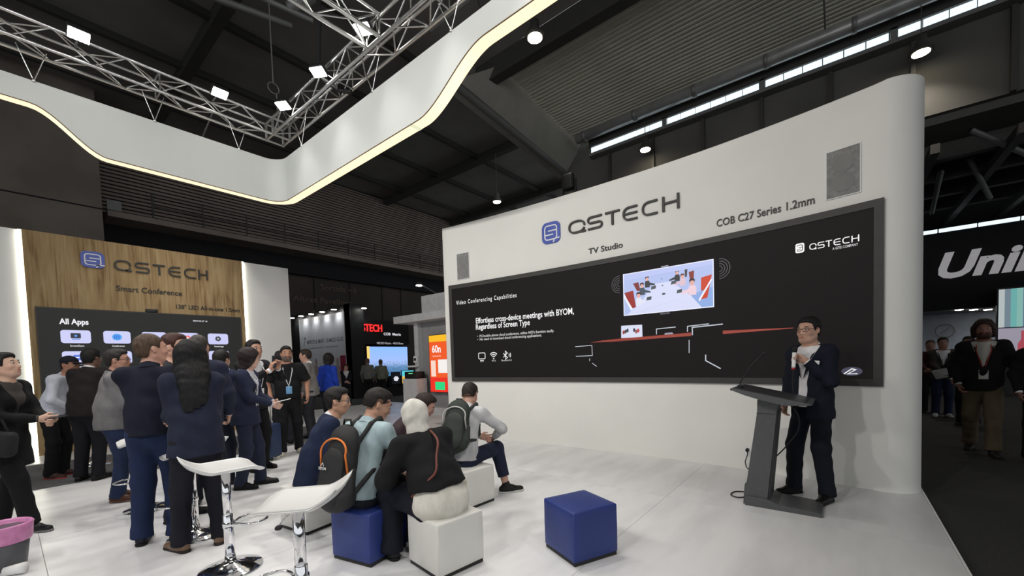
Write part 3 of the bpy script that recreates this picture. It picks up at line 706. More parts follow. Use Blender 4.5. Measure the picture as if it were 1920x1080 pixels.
def flood(lb, x, y, aim, z=5.80, watt=None):
    t = thing('flood_light', lb, 'flood light', (x, y, z), group='booth flood lights on the truss')
    d = (Vector(aim)-Vector((x, y, z))).normalized(); q = (-d).to_track_quat('Z', 'Y')
    h = obj('housing', rbox_mesh(0.22, 0.17, 0.07, 0.015), MT['black'], t); h.rotation_euler = q.to_euler(); h.location = -d*0.04
    g = obj('lens', rbox_mesh(0.20, 0.15, 0.02, 0.008), MT['lamp'], t); g.rotation_euler = q.to_euler(); g.location = d*0.002
    b = Vector((XC-0.145-x, 0, 0.02)) if abs(x-3.17) < 0.1 else Vector((-2.455-x, 0, 0.02)) if x < -2 else Vector((0, -2.055-y, 0.02)) if y < 0 else Vector((0, (YC-0.145 if y < YC else YC+0.145)-y, 0.02+5.8-z))
    cyl_between('bracket', (0, 0, 0.03), b, 0.012, MT['steel_grey'], t)
    lamp(t, 'flood_lamp', 'AREA', watt or FLOOD_W, 0.18, (1.0, 0.965, 0.92), t, d*0.03, q.to_euler(), 110 if watt else 78)
for y, lb in ((7.26, 'flood light on the right truss, nearest the corner'), (6.05, 'middle flood light on the right truss'), (4.85, 'flood light on the right truss beside the cross truss'), (3.65, 'flood light on the right truss above the frame, first past the cross truss'), (2.45, 'flood light on the right truss above the frame, second past the cross truss')):
    flood(lb, 3.17, y, (1.6, y-0.9, 0))
for x, lb in ((0.85, 'large flood light on the left truss, nearest the left frame edge'), (2.39, 'flood light on the left truss, second from the corner'), (-0.7, 'flood light on the left truss beyond the left frame edge')):
    flood(lb, x, 7.66, (x, 5.4, 0))
flood('flood light behind the left run of the banner, aimed at the oak panel', 2.48, 9.1, (2.3, 11, 1.6), 5.55)
truss('unseen aluminium box truss added behind the camera to carry flood lights', (-2.6, YC-0.17, 5.80), (-2.6, -2.2, 5.80))  # unseen truss, added so the front floods have a support
for k, y in enumerate((6.4, 4.9, 3.4, 1.9)):  # unseen floods added behind the camera to brighten the screen wall
    flood('unseen flood light added to brighten the long screen wall, number %s from the left' % ('one', 'two', 'three', 'four', 'five')[k], -2.3, y, (5.7, y*0.85+0.6, 1.2), watt=FRONT_W)
for k, x in enumerate((-0.6, 1.0, 2.6)):  # more unseen floods, added to brighten the oak wall
    flood('unseen flood light added to brighten the oak wall, number %s from the left' % ('one', 'two', 'three')[k], x, -1.9, (x+0.6, 11, 1.4), watt=FRONT_W*0.95)
truss('unseen aluminium cross truss added behind the camera to carry flood lights', (-2.4, -2.2, 5.80), (XC-0.17, -2.2, 5.80))  # second unseen truss, added to hold the oak wall floods
def high_bay(lb, x, y, z=9.0):
    t = thing('high_bay_light', lb, 'ceiling light', (x, y, z), group='high bay lights of the hall')
    MB().lathe([(0.03, 0.42), (0.10, 0.40), (0.12, 0.22), (0.24, 0.05), (0.24, 0.02)], 20).build('reflector', MT['steel_dark'], t, True)
    MB().lathe([(0.17, 0.0), (0.17, 0.02)], 20).build('lens', MT['lamp_warm'], t)
    cyl_between('cord', (0, 0, 0.4), (0, 0, 2.2), 0.012, MT['steel_dark'], t)
    lamp(t, 'bay_lamp', 'AREA', BAY_W, 0.3, (1.0, 0.92, 0.78), t, (0, 0, -0.02), (0, 0, 0))
for lb, x, y in (('hall lamp glowing beside the lit banner edge, right of the banner', 8.28, 5.64), ('hall lamp glowing above the middle of the white wall', 14.65, 5.41), ('hall lamp glowing above the rounded right end of the white wall', 14.65, -1.53), ('small hall lamp glowing left of the white wall top', 14.65, 12.34)):
    high_bay(lb, x, y, 9.0 if x < 9 else 8.7)
def chain():
    t = thing('chain_hoist', 'thin chain with a loop hanging from the hall roof behind the truss corner', 'chain', (3.55, 8.5, 6.9))
    cyl_between('chain', (0, 0, 0), (0, 0, 4.6), 0.012, MT['steel_grey'], t)
    MB().tube([(0.10*math.cos(a), 0, 0.10*math.sin(a)-0.1) for a in [i*2*math.pi/16 for i in range(17)]], 0.010, 6, False).build('loop', MT['steel_grey'], t, True)
    cyl_between('chain_tail', (0.05, 0, -0.2), (0.05, 0, -0.9), 0.012, MT['steel_grey'], t)
    t = thing('truss_cable_bundle', 'dark cable bundle hanging over the right truss', 'cable', (XC-0.1, 6.0, 5.6))
    MB().tube([(0.2, -0.2, -0.02), (0.1, 0.0, 0.05), (-0.06, 0.12, 0.2), (-0.08, 0.2, 0.5), (-0.05, 0.15, 1.2), (-0.1, 0.2, 3.0)], 0.035, 8).build('bundle', MT['black'], t, True)
chain()
def back_truss():
    truss('dim grey truss with stage gear seen over the top of the white wall', (9.2, 6.6, 5.25), (9.2, 2.0, 5.25), 0.4, 0.5)
    for y in (-0.1, -4.5): cyl_between('tower_leg', (0, y, 0), (0, y, -5.35), 0.06, MT['alu'], bpy.data.objects[[o.name for o in COL.objects if o.name.startswith('lighting_truss')][-1]])
    t = thing('stage_spot', 'black moving stage spotlight on the truss behind the white wall', 'spotlight', (9.2, 5.35, 5.45))
    obj('base', rbox_mesh(0.22, 0.26, 0.12, 0.02), MT['black'], t, loc=(0, 0, 0.06)); obj('head', rbox_mesh(0.24, 0.3, 0.4, 0.06), MT['black'], t, loc=(0, 0, 0.42))
    for s in (-1, 1): obj('yoke', rbox_mesh(0.08, 0.04, 0.4, 0.015), MT['black'], t, loc=(0, 0.18*s, 0.3))
back_truss()

# ------------------------------------------------------------------ neighbouring booths
def black_booth():
    t = thing('exhibition_booth', 'black exhibition booth with a white poster side and a red lit sign', 'booth', (9.97, 17.3, -0.1))
    box('wall', (0, 0, 0), (0.35, 5.9, 4.32), MT['black'], t); box('pillar', (0, -0.06, 0), (0.66, 0.5, 4.33), MT['black'], t)
    box('header', (0.66, 0.0, 2.5), (3.2, 0.5, 3.65), MT['black'], t); box('back_panel', (0.66, 0.55, 0), (3.2, 0.7, 2.5), MT['black'], t)
    pz = box('poster_panel', (-0.03, 0.45, 0.2), (0, 4.97, 4.0), mat('grey_white_poster', (0.60, 0.61, 0.64), 0.6, c2=(0.55, 0.56, 0.6), scale=1), t)
    fn = lambda y0, z0: (lambda x, y, d: (-0.032-d, y0-x, z0+y))
    G = mat('poster_grey_print', (0.14, 0.14, 0.16), 0.6)
    solid_text('lettering', fit_text('MIRRORS & SMART - SEAMLESS GLASS', 3.55, 0.19, bold=0.01), fn(4.15, 2.68), 0.0, G, pz)
    solid_text('lettering', fit_text('The leading provider of display solutions', 2.9, 0.09), fn(4.0, 2.42), 0.0, G, pz)
    solid_text('lettering', fit_text('7', 0.28, 0.48, shear=0.2), fn(4.55, 2.55), 0.0, G, pz)
    RB = mat('poster_red_print', (0.28, 0.02, 0.06), 0.6); SK = mat('poster_pale_print', (0.42, 0.33, 0.33), 0.6)
    box('red_block', (-0.034, 0.46, 0.4), (-0.03, 0.95, 2.0), RB, pz)
    for y in (1.2, 1.75, 3.3): 
        P = arc(y, 1.75, 0.14, 0.18, 0, 345, 12); obj('portrait', mesh_from([(-0.033, a, b) for a, b in P], [list(range(len(P)))]), SK, pz)
        P = [(y-0.32, 0.7), (y+0.32, 0.7), (y+0.28, 1.45), (y+0.1, 1.58), (y-0.1, 1.58), (y-0.28, 1.45)]; obj('portrait', mesh_from([(-0.033, a, b) for a, b in P], [list(range(len(P)))]), SK, pz)
    lx = [(-0.25, y) for y in (5.25, 4.2, 3.1, 2.0, 0.9)]+[(0.55, -0.3)]
    for k, (x, y) in enumerate(lx):
        s = thing('arm_spotlight', ['first', 'second', 'third', 'fourth', 'fifth', 'corner'][k]+' small arm spotlight of the black booth, counted from the left', 'spotlight', (9.97+x, 17.3+y, 4.02), group='spotlights on the black booth')
        MB().lathe([(0.05, 0.10), (0.11, 0.06), (0.12, 0.0)], 14).build('shade', MT['steel_dark'], s, True); MB().lathe([(0.115, -0.015), (0.115, 0.0)], 14).build('lens', MT['lamp'], s)
        cyl_between('arm', (0, 0, 0.08), (0.25 if k < 5 else 0, 0 if k < 5 else 0.3, 0.2), 0.015, MT['steel_dark'], s)
        lamp(s, 'spot_lamp', 'SPOT', 22, 110, (0.9, 0.97, 1.0), s, (0, 0, -0.03), (0, math.radians(-14) if k < 5 else 0, 0))
    s = thing('red_sign', 'glowing red letters STECH on the black booth header', 'sign', (9.97, 17.3, -0.1))
    solid_text('lettering', fit_text('STECH', 1.05, 0.33, bold=0.012), lambda x, y, d: (0.58+x, -0.002-d, 3.10+y), 0.04, MT['red_letter'], s)
    s = thing('booth_caption', 'small white lit caption under the red sign', 'sign', (9.97, 17.3, -0.1))
    solid_text('lettering', fit_text('COB  Matrix', 1.0, 0.12, bold=0.01), lambda x, y, d: (1.72+x, -0.005-d, 2.94+y), 0.01, em((230, 230, 235)), s)
    solid_text('lettering', fit_text('MICRO Matrix - 4K8 0.9mm', 1.5, 0.10), lambda x, y, d: (1.33+x, -0.005-d, 2.50+y), 0.01, em((170, 170, 175)), s)
    d = thing('city_display', 'bright blue screen showing a city panorama in the black booth', 'screen', (10.62, 17.1, 0.3))
    box('housing', (0, 0.0, 0.1), (2.3, 0.1, 2.0), MT['black'], d)
    m = bpy.data.materials.new('city_panorama'); m.use_nodes = True; nt = m.node_tree; n = nt.nodes; l = nt.links; b = n['Principled BSDF']; b.inputs['Base Color'].default_value = (0, 0, 0, 1)
    tc = n.new('ShaderNodeTexCoord'); vo = n.new('ShaderNodeTexVoronoi'); vo.inputs['Scale'].default_value = 34; l.new(tc.outputs['Object'], vo.inputs['Vector'])
    sx = n.new('ShaderNodeSeparateXYZ'); l.new(tc.outputs['Object'], sx.inputs[0])
    r = n.new('ShaderNodeValToRGB'); l.new(sx.outputs[2], r.inputs[0]); e = r.color_ramp.elements
    e[0].position = 0.0; e[0].color = (0.02, 0.10, 0.22, 1); e[1].position = 1.0; e[1].color = (0.22, 0.42, 0.9, 1)
    k = e.new(0.55); k.color = (0.30, 0.42, 0.75, 1); k = e.new(0.42); k.color = (0.10, 0.22, 0.42, 1)
    mp = n.new('ShaderNodeMapRange'); mp.inputs[1].default_value = 0.2; mp.inputs[2].default_value = 2.0; l.new(sx.outputs[2], mp.inputs[0]); l.new(mp.outputs[0], r.inputs[0])
    mx = n.new('ShaderNodeMixRGB'); mx.blend_type = 'MULTIPLY'; l.new(r.outputs[0], mx.inputs[1]); hs = n.new('ShaderNodeHueSaturation'); hs.inputs['Saturation'].default_value = 0.35; hs.inputs['Value'].default_value = 1.3; l.new(vo.outputs['Color'], hs.inputs['Color']); l.new(hs.outputs[0], mx.inputs[2])
    lt = n.new('ShaderNodeMath'); lt.operation = 'LESS_THAN'; lt.inputs[1].default_value = 0.60; l.new(mp.outputs[0], lt.inputs[0])
    mm = n.new('ShaderNodeMath'); mm.operation = 'MULTIPLY'; mm.inputs[1].default_value = 0.75; l.new(lt.outputs[0], mm.inputs[0]); l.new(mm.outputs[0], mx.inputs[0])
    l.new(mx.outputs[0], b.inputs['Emission Color']); b.inputs['Emission Strength'].default_value = 1.3
    box('image', (0.03, -0.005, 0.55), (2.27, 0, 1.97), m, d)
    box('side_image', (0.0, -0.012, 1.4), (0.14, -0.006, 1.98), em((250, 215, 120)), d)
    for lb, x0, x1, z0, z1, cc in (('small tilted screen showing a yellow desert, beside the panorama', 12.2, 12.93, 0.45, 1.1, ((90, 210, 225), (235, 190, 80))), ('small screen with a white flower on black, under the panorama', 11.62, 12.12, 0.45, 1.05, ((16, 18, 24), (16, 18, 24)))):
        q = thing('small_display', lb, 'screen', (x0, 16.7, z0)); w = x1-x0; h = z1-z0
        box('housing', (0, 0, 0), (w, 0.06, h), MT['black'], q)
        box('image', (0.02, -0.006, h*0.55), (w-0.02, 0, h-0.02), em(cc[0]), q); box('image', (0.02, -0.006, 0.02), (w-0.02, 0, h*0.55), em(cc[1]), q)
        if cc[0][0] < 50:
            for a in range(6):
                P = arc(w*0.5+0.07*math.cos(a), h*0.45+0.07*math.sin(a), 0.08, 0.05, 0, 340, 8); obj('petal', mesh_from([(u, -0.008, v) for u, v in P], [list(range(len(P)))]), em((225, 225, 235)), q)
        box('pedestal', (0.05, 0.06, -z0-0.1), (w-0.05, 0.3, 0.3), MT['black'], q)
    box('base_counter', (0.66, -0.55, 0), (3.2, -0.3, 0.42), MT['black'], t)
black_booth()
def white_booth():
    x = 7.7
    t = thing('exhibition_booth', 'white exhibition booth with an orange screen beside the left end of the curved wall', 'booth', (x, 9.6, -0.1))
    W = mat('white_booth_panel', (0.62, 0.62, 0.63), 0.6); G = mat('grey_booth_panel', (0.33, 0.33, 0.34), 0.6)
    box('header', (0.15, -3.2, 2.95), (1.2, 0.05, 3.5), W, t); box('canopy', (-0.35, -3.2, 2.72), (1.4, 0.75, 2.92), W, t)
    box('back_wall', (0.1, -3.2, 0), (0.25, 0.1, 2.72), G, t); box('post', (-0.05, 0.02, 0), (0.12, 0.2, 2.72), W, t)
    box('counter', (-0.42, -0.32, 0), (-0.06, 0.32, 1.1), W, t); box('plinth', (-0.2, -3.2, 0), (0.1, 0.0, 0.3), W, t)
    s = thing('orange_display', 'tall orange and red advertising screen in the white booth', 'screen', (x, 9.1, 0.6))
    box('housing', (-0.08, -0.9, 0), (0.09, 0.02, 1.62), MT['black'], s)
    def B(y0, y1, z0, z1, c, l=0): box('image', (-0.083-0.001*l, -y1, z0), (-0.08-0.001*l, -y0, z1), em(c), s)
    B(0, 0.9, 0.02, 1.6, (240, 90, 35)); B(0, 0.9, 1.42, 1.6, (250, 190, 40), 1); B(0, 0.9, 0.02, 0.42, (235, 45, 30), 1); B(0.05, 0.25, 0.45, 0.9, (250, 215, 200), 1); B(0.35, 0.85, 0.55, 0.92, (245, 240, 235), 1); B(0.2, 0.6, 0.08, 0.3, (40, 215, 130), 2)
    solid_text('lettering', fit_text('60n', 0.36, 0.2, bold=0.02), lambda a, b, d: (-0.084, -0.12-a, 1.12+b), 0.0, em((250, 250, 250)), s)
    solid_text('lettering', fit_text('Interactive', 0.34, 0.05), lambda a, b, d: (-0.084, -0.14-a, 1.0+b), 0.0, em((255, 230, 210)), s)
    c = thing('door_controller', 'small white box with a dark dial on the white booth post', 'device', (x-0.08, 9.72, 1.25))
    obj('case', rbox_mesh(0.06, 0.16, 0.2, 0.01), MT['white'], c, loc=(0, 0, 0.3)); MB().tube([(-0.03, 0, 0.3), (-0.04, 0, 0.3)], 0.045, 14).build('dial', MT['black'], c)
    obj('tray', rbox_mesh(0.18, 0.34, 0.05, 0.01), MT['white'], c, loc=(-0.05, 0.06, 0.1))
    pr = thing('desk_printer', 'small black box with a green light on the white booth counter', 'device', (x-0.24, 9.6, 1.0))
    obj('case', rbox_mesh(0.3, 0.56, 0.2, 0.02), MT['black'], pr, loc=(0, 0, 0.1)); box('status_light', (-0.155, -0.1, 0.14), (-0.148, 0.08, 0.165), em((120, 240, 160)), pr)
    fl = thing('arm_spotlight', 'bright spotlight on a thin arm above the white booth', 'spotlight', (8.6, 10.65, 3.95))
    MB().lathe([(0.05, 0.1), (0.10, 0.05), (0.11, 0.0)], 14).build('shade', MT['steel_dark'], fl, True); MB().lathe([(0.105, -0.012), (0.105, 0.0)], 14).build('lens', MT['lamp'], fl)
    cyl_between('arm', (0, 0, 0.06), (0.3, -1.0, -0.55), 0.012, MT['steel_grey'], fl)
    lamp(fl, 'spot_lamp', 'SPOT', 40, 130, (0.95, 0.98, 1.0), fl, (0, 0, -0.02), (0, 0, 0))
white_booth()
def right_booth():
    x = 21.34
    t = thing('banner_booth', 'black booth fascia with large white italic letters Uni beyond the dark aisle', 'booth', (x, -2.0, -0.1))
    box('fascia', (0, -8, 2.85), (0.3, 6, 5.6), MT['void'], t)
    solid_text('lettering', fit_text('Unilumin', 4.75, 0.84, bold=0.035, shear=0.28), lambda a, b, d: (-0.01-d, -0.72-a, 4.0+b), 0.04, mat('white_sign_letter', (0.42, 0.41, 0.42), 0.6, emit=(0.6, 0.58, 0.6), estr=0.32), t)
    GW = mat('pale_blue_booth_wall', (0.30, 0.33, 0.38), 0.7)
    box('back_wall', (3.2, -8, 0), (3.4, 6, 3.2), GW, t); box('ceiling_panel', (0.3, -8, 2.86), (3.2, 6, 2.9), mat('dim_booth_ceiling', (0.25, 0.25, 0.27), 0.7), t)
    for k in range(4):
        s = thing('down_light', ['nearest', 'second', 'third', 'farthest'][k]+' of four small round ceiling lights under the black fascia', 'ceiling light', (22.0+0.55*k, -3.35-0.45*k, 2.74), group='down lights under the fascia')
        MB().lathe([(0.11, 0.02), (0.10, 0.0)], 14).build('lens', MT['lamp'], s); MB().lathe([(0.13, 0.03), (0.13, 0.02)], 14).build('rim', MT['white'], s)
        lamp(s, 'down_lamp', 'SPOT', 14, 140, (0.85, 0.93, 1.0), s, (0, 0, -0.02), (0, 0, 0))
    c = thing('wall_ring', 'thin ring clock shape on the pale wall beyond the aisle', 'clock', (24.4, -3.33, 2.08))
    MB().tube([(0, 0.27*math.cos(a), 0.27*math.sin(a)) for a in [i*2*math.pi/28 for i in range(29)]], 0.022, 6, False).build('rim', MT['steel_grey'], c, True)
    for a in (2.3, -0.6): cyl_between('hand', (0, 0, 0), (0, 0.18*math.cos(a), 0.18*math.sin(a)), 0.012, MT['steel_grey'], c)
    s = thing('stripe_display', 'screen with vertical pastel stripes at the right frame edge', 'screen', (x-0.6, -4.05, 1.15))
    box('housing', (0, -2.2, -0.2), (0.1, 0.04, 2.15), MT['black'], s)
    cols = [(205, 215, 215), (130, 150, 165), (120, 195, 190), (150, 205, 195), (110, 130, 160), (120, 130, 215), (190, 200, 235)]
    for k, c_ in enumerate(cols): box('image', (-0.006, -0.13*(k+1), 0.85), (0, -0.13*k, 2.1), em(c_, 0.7), s)
    box('lower_image', (-0.006, -2.1, -0.1), (0, 0, 0.82), em((185, 178, 195), 0.6), s)
    solid_text('bottle', (([(0.42, -0.05), (0.62, -0.05), (0.62, 0.3), (0.55, 0.45), (0.55, 0.72), (0.49, 0.72), (0.49, 0.45), (0.42, 0.3)]), [[0, 1, 2, 3, 4, 5, 6, 7]]), lambda a, b, d: (-0.01, -a, b), 0.0, em((190, 80, 95), 0.7), s)
    d = thing('dark_counter', 'low dark counter with pale trim beyond the aisle', 'counter', (19.5, -1.6, -0.1))
    box('body', (0, -2.6, 0), (0.6, 1.5, 0.85), MT['black'], d); box('top', (-0.03, -2.65, 0.85), (0.63, 1.55, 0.9), MT['steel_grey'], d)
right_booth()
# ================================================================== FURNITURE
CUBE = 0.39; CH = 0.38
def cube_seat(lb, x, y, rot, m):
    t = thing('cube_stool', lb, 'stool', (x, y, 0), math.radians(rot), group='cube stools on the stage')
    obj('base', rbox_mesh(CUBE-0.012, CUBE-0.012, 0.03, 0.006, 2), MT['black'], t, loc=(0, 0, 0.015))
    h0 = 0.025; s = CUBE/2
    bm = bmesh.new(); bmesh.ops.create_cube(bm, size=1.0)
    for v in bm.verts: v.co = Vector((v.co.x*CUBE, v.co.y*CUBE, h0+(v.co.z+0.5)*(CH-h0)))
    bmesh.ops.bevel(bm, geom=bm.edges[:], offset=0.013, segments=3, profile=0.5, affect='EDGES')
    big = [f for f in bm.faces if f.calc_area() > 0.05]; bmesh.ops.subdivide_edges(bm, edges=list({e for f in big for e in f.edges}), cuts=7, use_grid_fill=True)
    for v in bm.verts:
        p = v.co; kx, ky, kz = 1-(p.x/s)**2, 1-(p.y/s)**2, 1-((p.z-h0-(CH-h0)/2)/((CH-h0)/2))**2; kx, ky, kz = max(0, kx), max(0, ky), max(0, kz)
        p.z += 0.008*kx*ky if p.z > CH-0.004 else 0
        if abs(p.x) > s-0.002: p.x += math.copysign(0.004*ky*kz, p.x)
        if abs(p.y) > s-0.002: p.y += math.copysign(0.004*kx*kz, p.y)
    me = bpy.data.meshes.new('cushion'); bm.to_mesh(me); bm.free(); me.polygons.foreach_set('use_smooth', [True]*len(me.polygons))
    body = obj('upholstery', me, m, t)
    for sx, sy in ((1, 1), (1, -1), (-1, 1), (-1, -1)):
        tube('seam', [(sx*s*0.972, sy*s*0.972, 0.03), (sx*s*0.978, sy*s*0.978, CH*0.5), (sx*s*0.972, sy*s*0.972, CH-0.012)], 0.0025, m, body, 5)
    return t
cube_seat('blue leatherette cube stool standing empty on the open stage floor', 2.662, 1.532, -23.9, MT['leather_blue'])
cube_seat('blue leatherette cube stool under the man with the orange-trimmed backpack', 1.72, 2.835, 12, MT['leather_blue'])
cube_seat('white leatherette cube stool under the woman in the pale head scarf', 1.95, 2.23, -7.5, MT['leather_white'])
cube_seat('white leatherette cube stool under the man in the navy suit', 1.73, 3.785, 8, MT['leather_white'])
cube_seat('white leatherette cube stool under the man in the pale grey shirt', 2.95, 3.0, -3, MT['leather_white'])
cube_seat('white leatherette cube stool hidden behind the scarfed woman, under the man in brown', 2.42, 3.62, 0, MT['leather_white'])

def bar_stool(lb, x, y, rot, zs=0.745):
    t = thing('bar_stool', lb, 'bar stool', (x, y, 0), math.radians(rot), group='white bar stools')
    # seat shell: flat pan with a rolled-up back (local -x) and a rolled-down front
    n, mm = 26, 14; V = []; F = []
    prof = []
    for i in range(n+1):
        u = i/n; xx = 0.20-0.44*u
        z = 0.0
        if xx > 0.11: z = -0.35*(xx-0.11)**2/0.09
        if xx < -0.10: z = 0.080*((-0.10-xx)/0.14)**1.5
        prof.append((xx, z))
    for th in (0.0, -0.032):
        for i, (xx, z) in enumerate(prof):
            w = 0.205-0.012*max(0, (-xx-0.16)/0.08)**2-0.012*max(0, (xx-0.14)/0.06)**2
            for j in range(mm+1):
                q = -1+2*j/mm; V.append((xx+(0.01*th if 0 else 0), q*w, z+th*(1-0.75*abs(q)**6)*(1 if 0 < i < n else 0.6)-0.012*(1-q*q)+0.008))
    k = (n+1)*(mm+1)
    for i in range(n):
        for j in range(mm):
            a = i*(mm+1)+j; F.append([a, a+1, a+mm+2, a+mm+1]); F.append([k+a, k+a+mm+1, k+a+mm+2, k+a+1])
    for i in range(n):
        for j in (0, mm): a = i*(mm+1)+j; F.append([a, a+mm+1, k+a+mm+1, k+a])
    for j in range(mm):
        for i in (0, n): a = i*(mm+1)+j; F.append([a, a+1, k+a+1, k+a])
    obj('seat', mesh_from(V, F, True), MT['seat_white'], t, loc=(0, 0, zs))
    obj('mount_plate', rbox_mesh(0.18, 0.16, 0.012, 0.004, 2), MT['black'], t, loc=(0, 0, zs-0.028))
    MB().lathe([(0.029, 0.36), (0.029, zs-0.03)], 20).build('piston', MT['chrome'], t, True)
    MB().lathe([(0.032, 0.03), (0.032, 0.40), (0.028, 0.405)], 20).build('column', MT['chrome'], t, True)
    MB().lathe([(0.20, 0.0), (0.203, 0.006), (0.195, 0.014), (0.12, 0.03), (0.06, 0.05), (0.036, 0.075), (0.034, 0.10)], 36).build('base', MT['chrome'], t, True)
    P = [(0.03, -0.012, 0.33)]+[(0.15+0.10*math.cos(a), 0.10*math.sin(a)*1.15, 0.325) for a in [math.radians(-150+300*i/16) for i in range(17)]]+[(0.03, 0.012, 0.33)]
    MB().tube(P, 0.009, 8).build('footrest', MT['chrome'], t, True)
    MB().lathe([(0.038, 0.31), (0.038, 0.35)], 18).build('footrest_collar', MT['chrome'], t, True)
    lv = tube('lever', [(0.0, 0.02, zs-0.04), (0.02, 0.12, zs-0.05), (0.03, 0.17, zs-0.075)], 0.005, MT['chrome'], t)
    obj('knob', rbox_mesh(0.03, 0.035, 0.02, 0.008, 2), MT['black'], lv, loc=(0.03, 0.175, zs-0.08))
bar_stool('white bar stool on a chrome column beside the long-haired woman', 0.97, 3.45, -4, 0.755)
bar_stool('white bar stool at the lower frame edge, nearest the camera', 0.94, 2.23, 138, 0.755)
bar_stool('white bar stool half hidden behind the long-haired woman', 0.99, 4.40, 178, 0.77)
bar_stool('white bar stool carrying a blue folder behind the man in jeans', 0.90, 5.72, 176, 0.74)
bar_stool('bar stool with a chrome pole on the grey carpet among the far-left group', 0.86, 9.2, 100, 0.78)

def lectern():
    t = thing('lectern', 'slanted anthracite lectern with a slim leaning column beside the speaker', 'lectern', (4.38, 0.55, 0))
    # x: width (away from the camera), y: +audience side
    def slab(name, pts, x0, x1, m, par=None): return MB().prism(pts, lambda y, z: (x0, y, z), lambda y, z: (x1, y, z)).build(name, m, par or t)
    col = slab('column', [(0.165, 0.0), (-0.01, 0.0), (-0.01, 0.03), (-0.095, 0.93), (-0.115, 1.0), (0.05, 1.06), (0.06, 0.99), (0.062, 0.89), (0.165, 0.12)], 0.0, 0.34, MT['podium'])
    slab('joint_line', [(0.066, 0.885), (-0.092, 0.882), (-0.092, 0.875), (0.067, 0.878)], -0.002, 0.342, MT['podium_dark'], col)
    slab('column_side', [(-0.005, 0.06), (-0.03, 0.06), (-0.10, 0.90), (-0.088, 0.90)], 0.02, 0.32, MT['podium_dark'])
    slab('foot', [(0.165, 0.0), (-0.42, 0.0), (-0.42, 0.03), (-0.38, 0.04), (-0.10, 0.055), (0.0, 0.09), (0.16, 0.09)], -0.015, 0.36, MT['podium'])
    slab('heel_block', [(0.185, 0.0), (0.15, 0.0), (0.15, 0.19), (0.172, 0.19)], 0.02, 0.30, MT['podium'])
    # desk: thin at the ends, thick over the column
    desk = slab('desk', [(0.25, 1.118), (0.255, 1.104), (0.14, 1.058), (0.02, 1.02), (-0.10, 0.99), (-0.17, 0.975), (-0.345, 0.985), (-0.36, 0.99), (-0.335, 0.998), (0.24, 1.122)], -0.14, 0.46, MT['podium'])
    slab('desk_edge', [(0.258, 1.118), (0.258, 1.102), (0.245, 1.10), (0.245, 1.118)], -0.142, 0.462, MT['podium_dark'], desk)
    slab('desk_surface', [(0.225, 1.122), (-0.32, 1.004), (-0.32, 1.001), (0.225, 1.118)], -0.12, 0.44, MT['podium_dark'], desk)
    nm = obj('logo_badge', rbox_mesh(0.004, 0.035, 0.006, 0.001, 1), MT['steel_grey'], t, loc=(-0.002, -0.03, 0.80))
    g = thing('gooseneck_microphone', 'thin black gooseneck microphone leaning from the lectern desk', 'microphone', (4.42, 0.755, 1.114))
    MB().lathe([(0.025, 0.0), (0.025, 0.02), (0.012, 0.03)], 14).build('base', MT['black'], g, True)
    MB().tube([(0, 0, 0.02), (0, -0.01, 0.07), (0.01, -0.08, 0.19), (0.02, -0.16, 0.285), (0.02, -0.18, 0.305)], 0.0055, 8, soft=6).build('neck', MT['black'], g, True)
    MB().tube([(0.02, -0.18, 0.305), (0.02, -0.205, 0.33)], [0.011, 0.009], 10).build('capsule', MT['black'], g, True)
    c = thing('power_cable', 'thin black cable from the hand microphone down to the stage floor behind the lectern', 'cable', (4.6, 0.3, 0))
    MB().tube([(0.17, 0.14, 0.98), (0.16, 0.03, 0.85), (0.18, 0.02, 0.7), (0.15, 0.10, 0.55), (0.10, 0.20, 0.42), (0.06, 0.28, 0.33), (0.1, 0.34, 0.2), (0.06, 0.30, 0.12), (0.12, 0.36, 0.008), (0.16, 0.46, 0.006), (0.12, 0.56, 0.006), (0.0, 0.58, 0.006), (-0.06, 0.52, 0.006), (-0.02, 0.46, 0.006), (0.06, 0.44, 0.006)], 0.006, 7, soft=6).build('cord', MT['black'], c, True)
lectern()

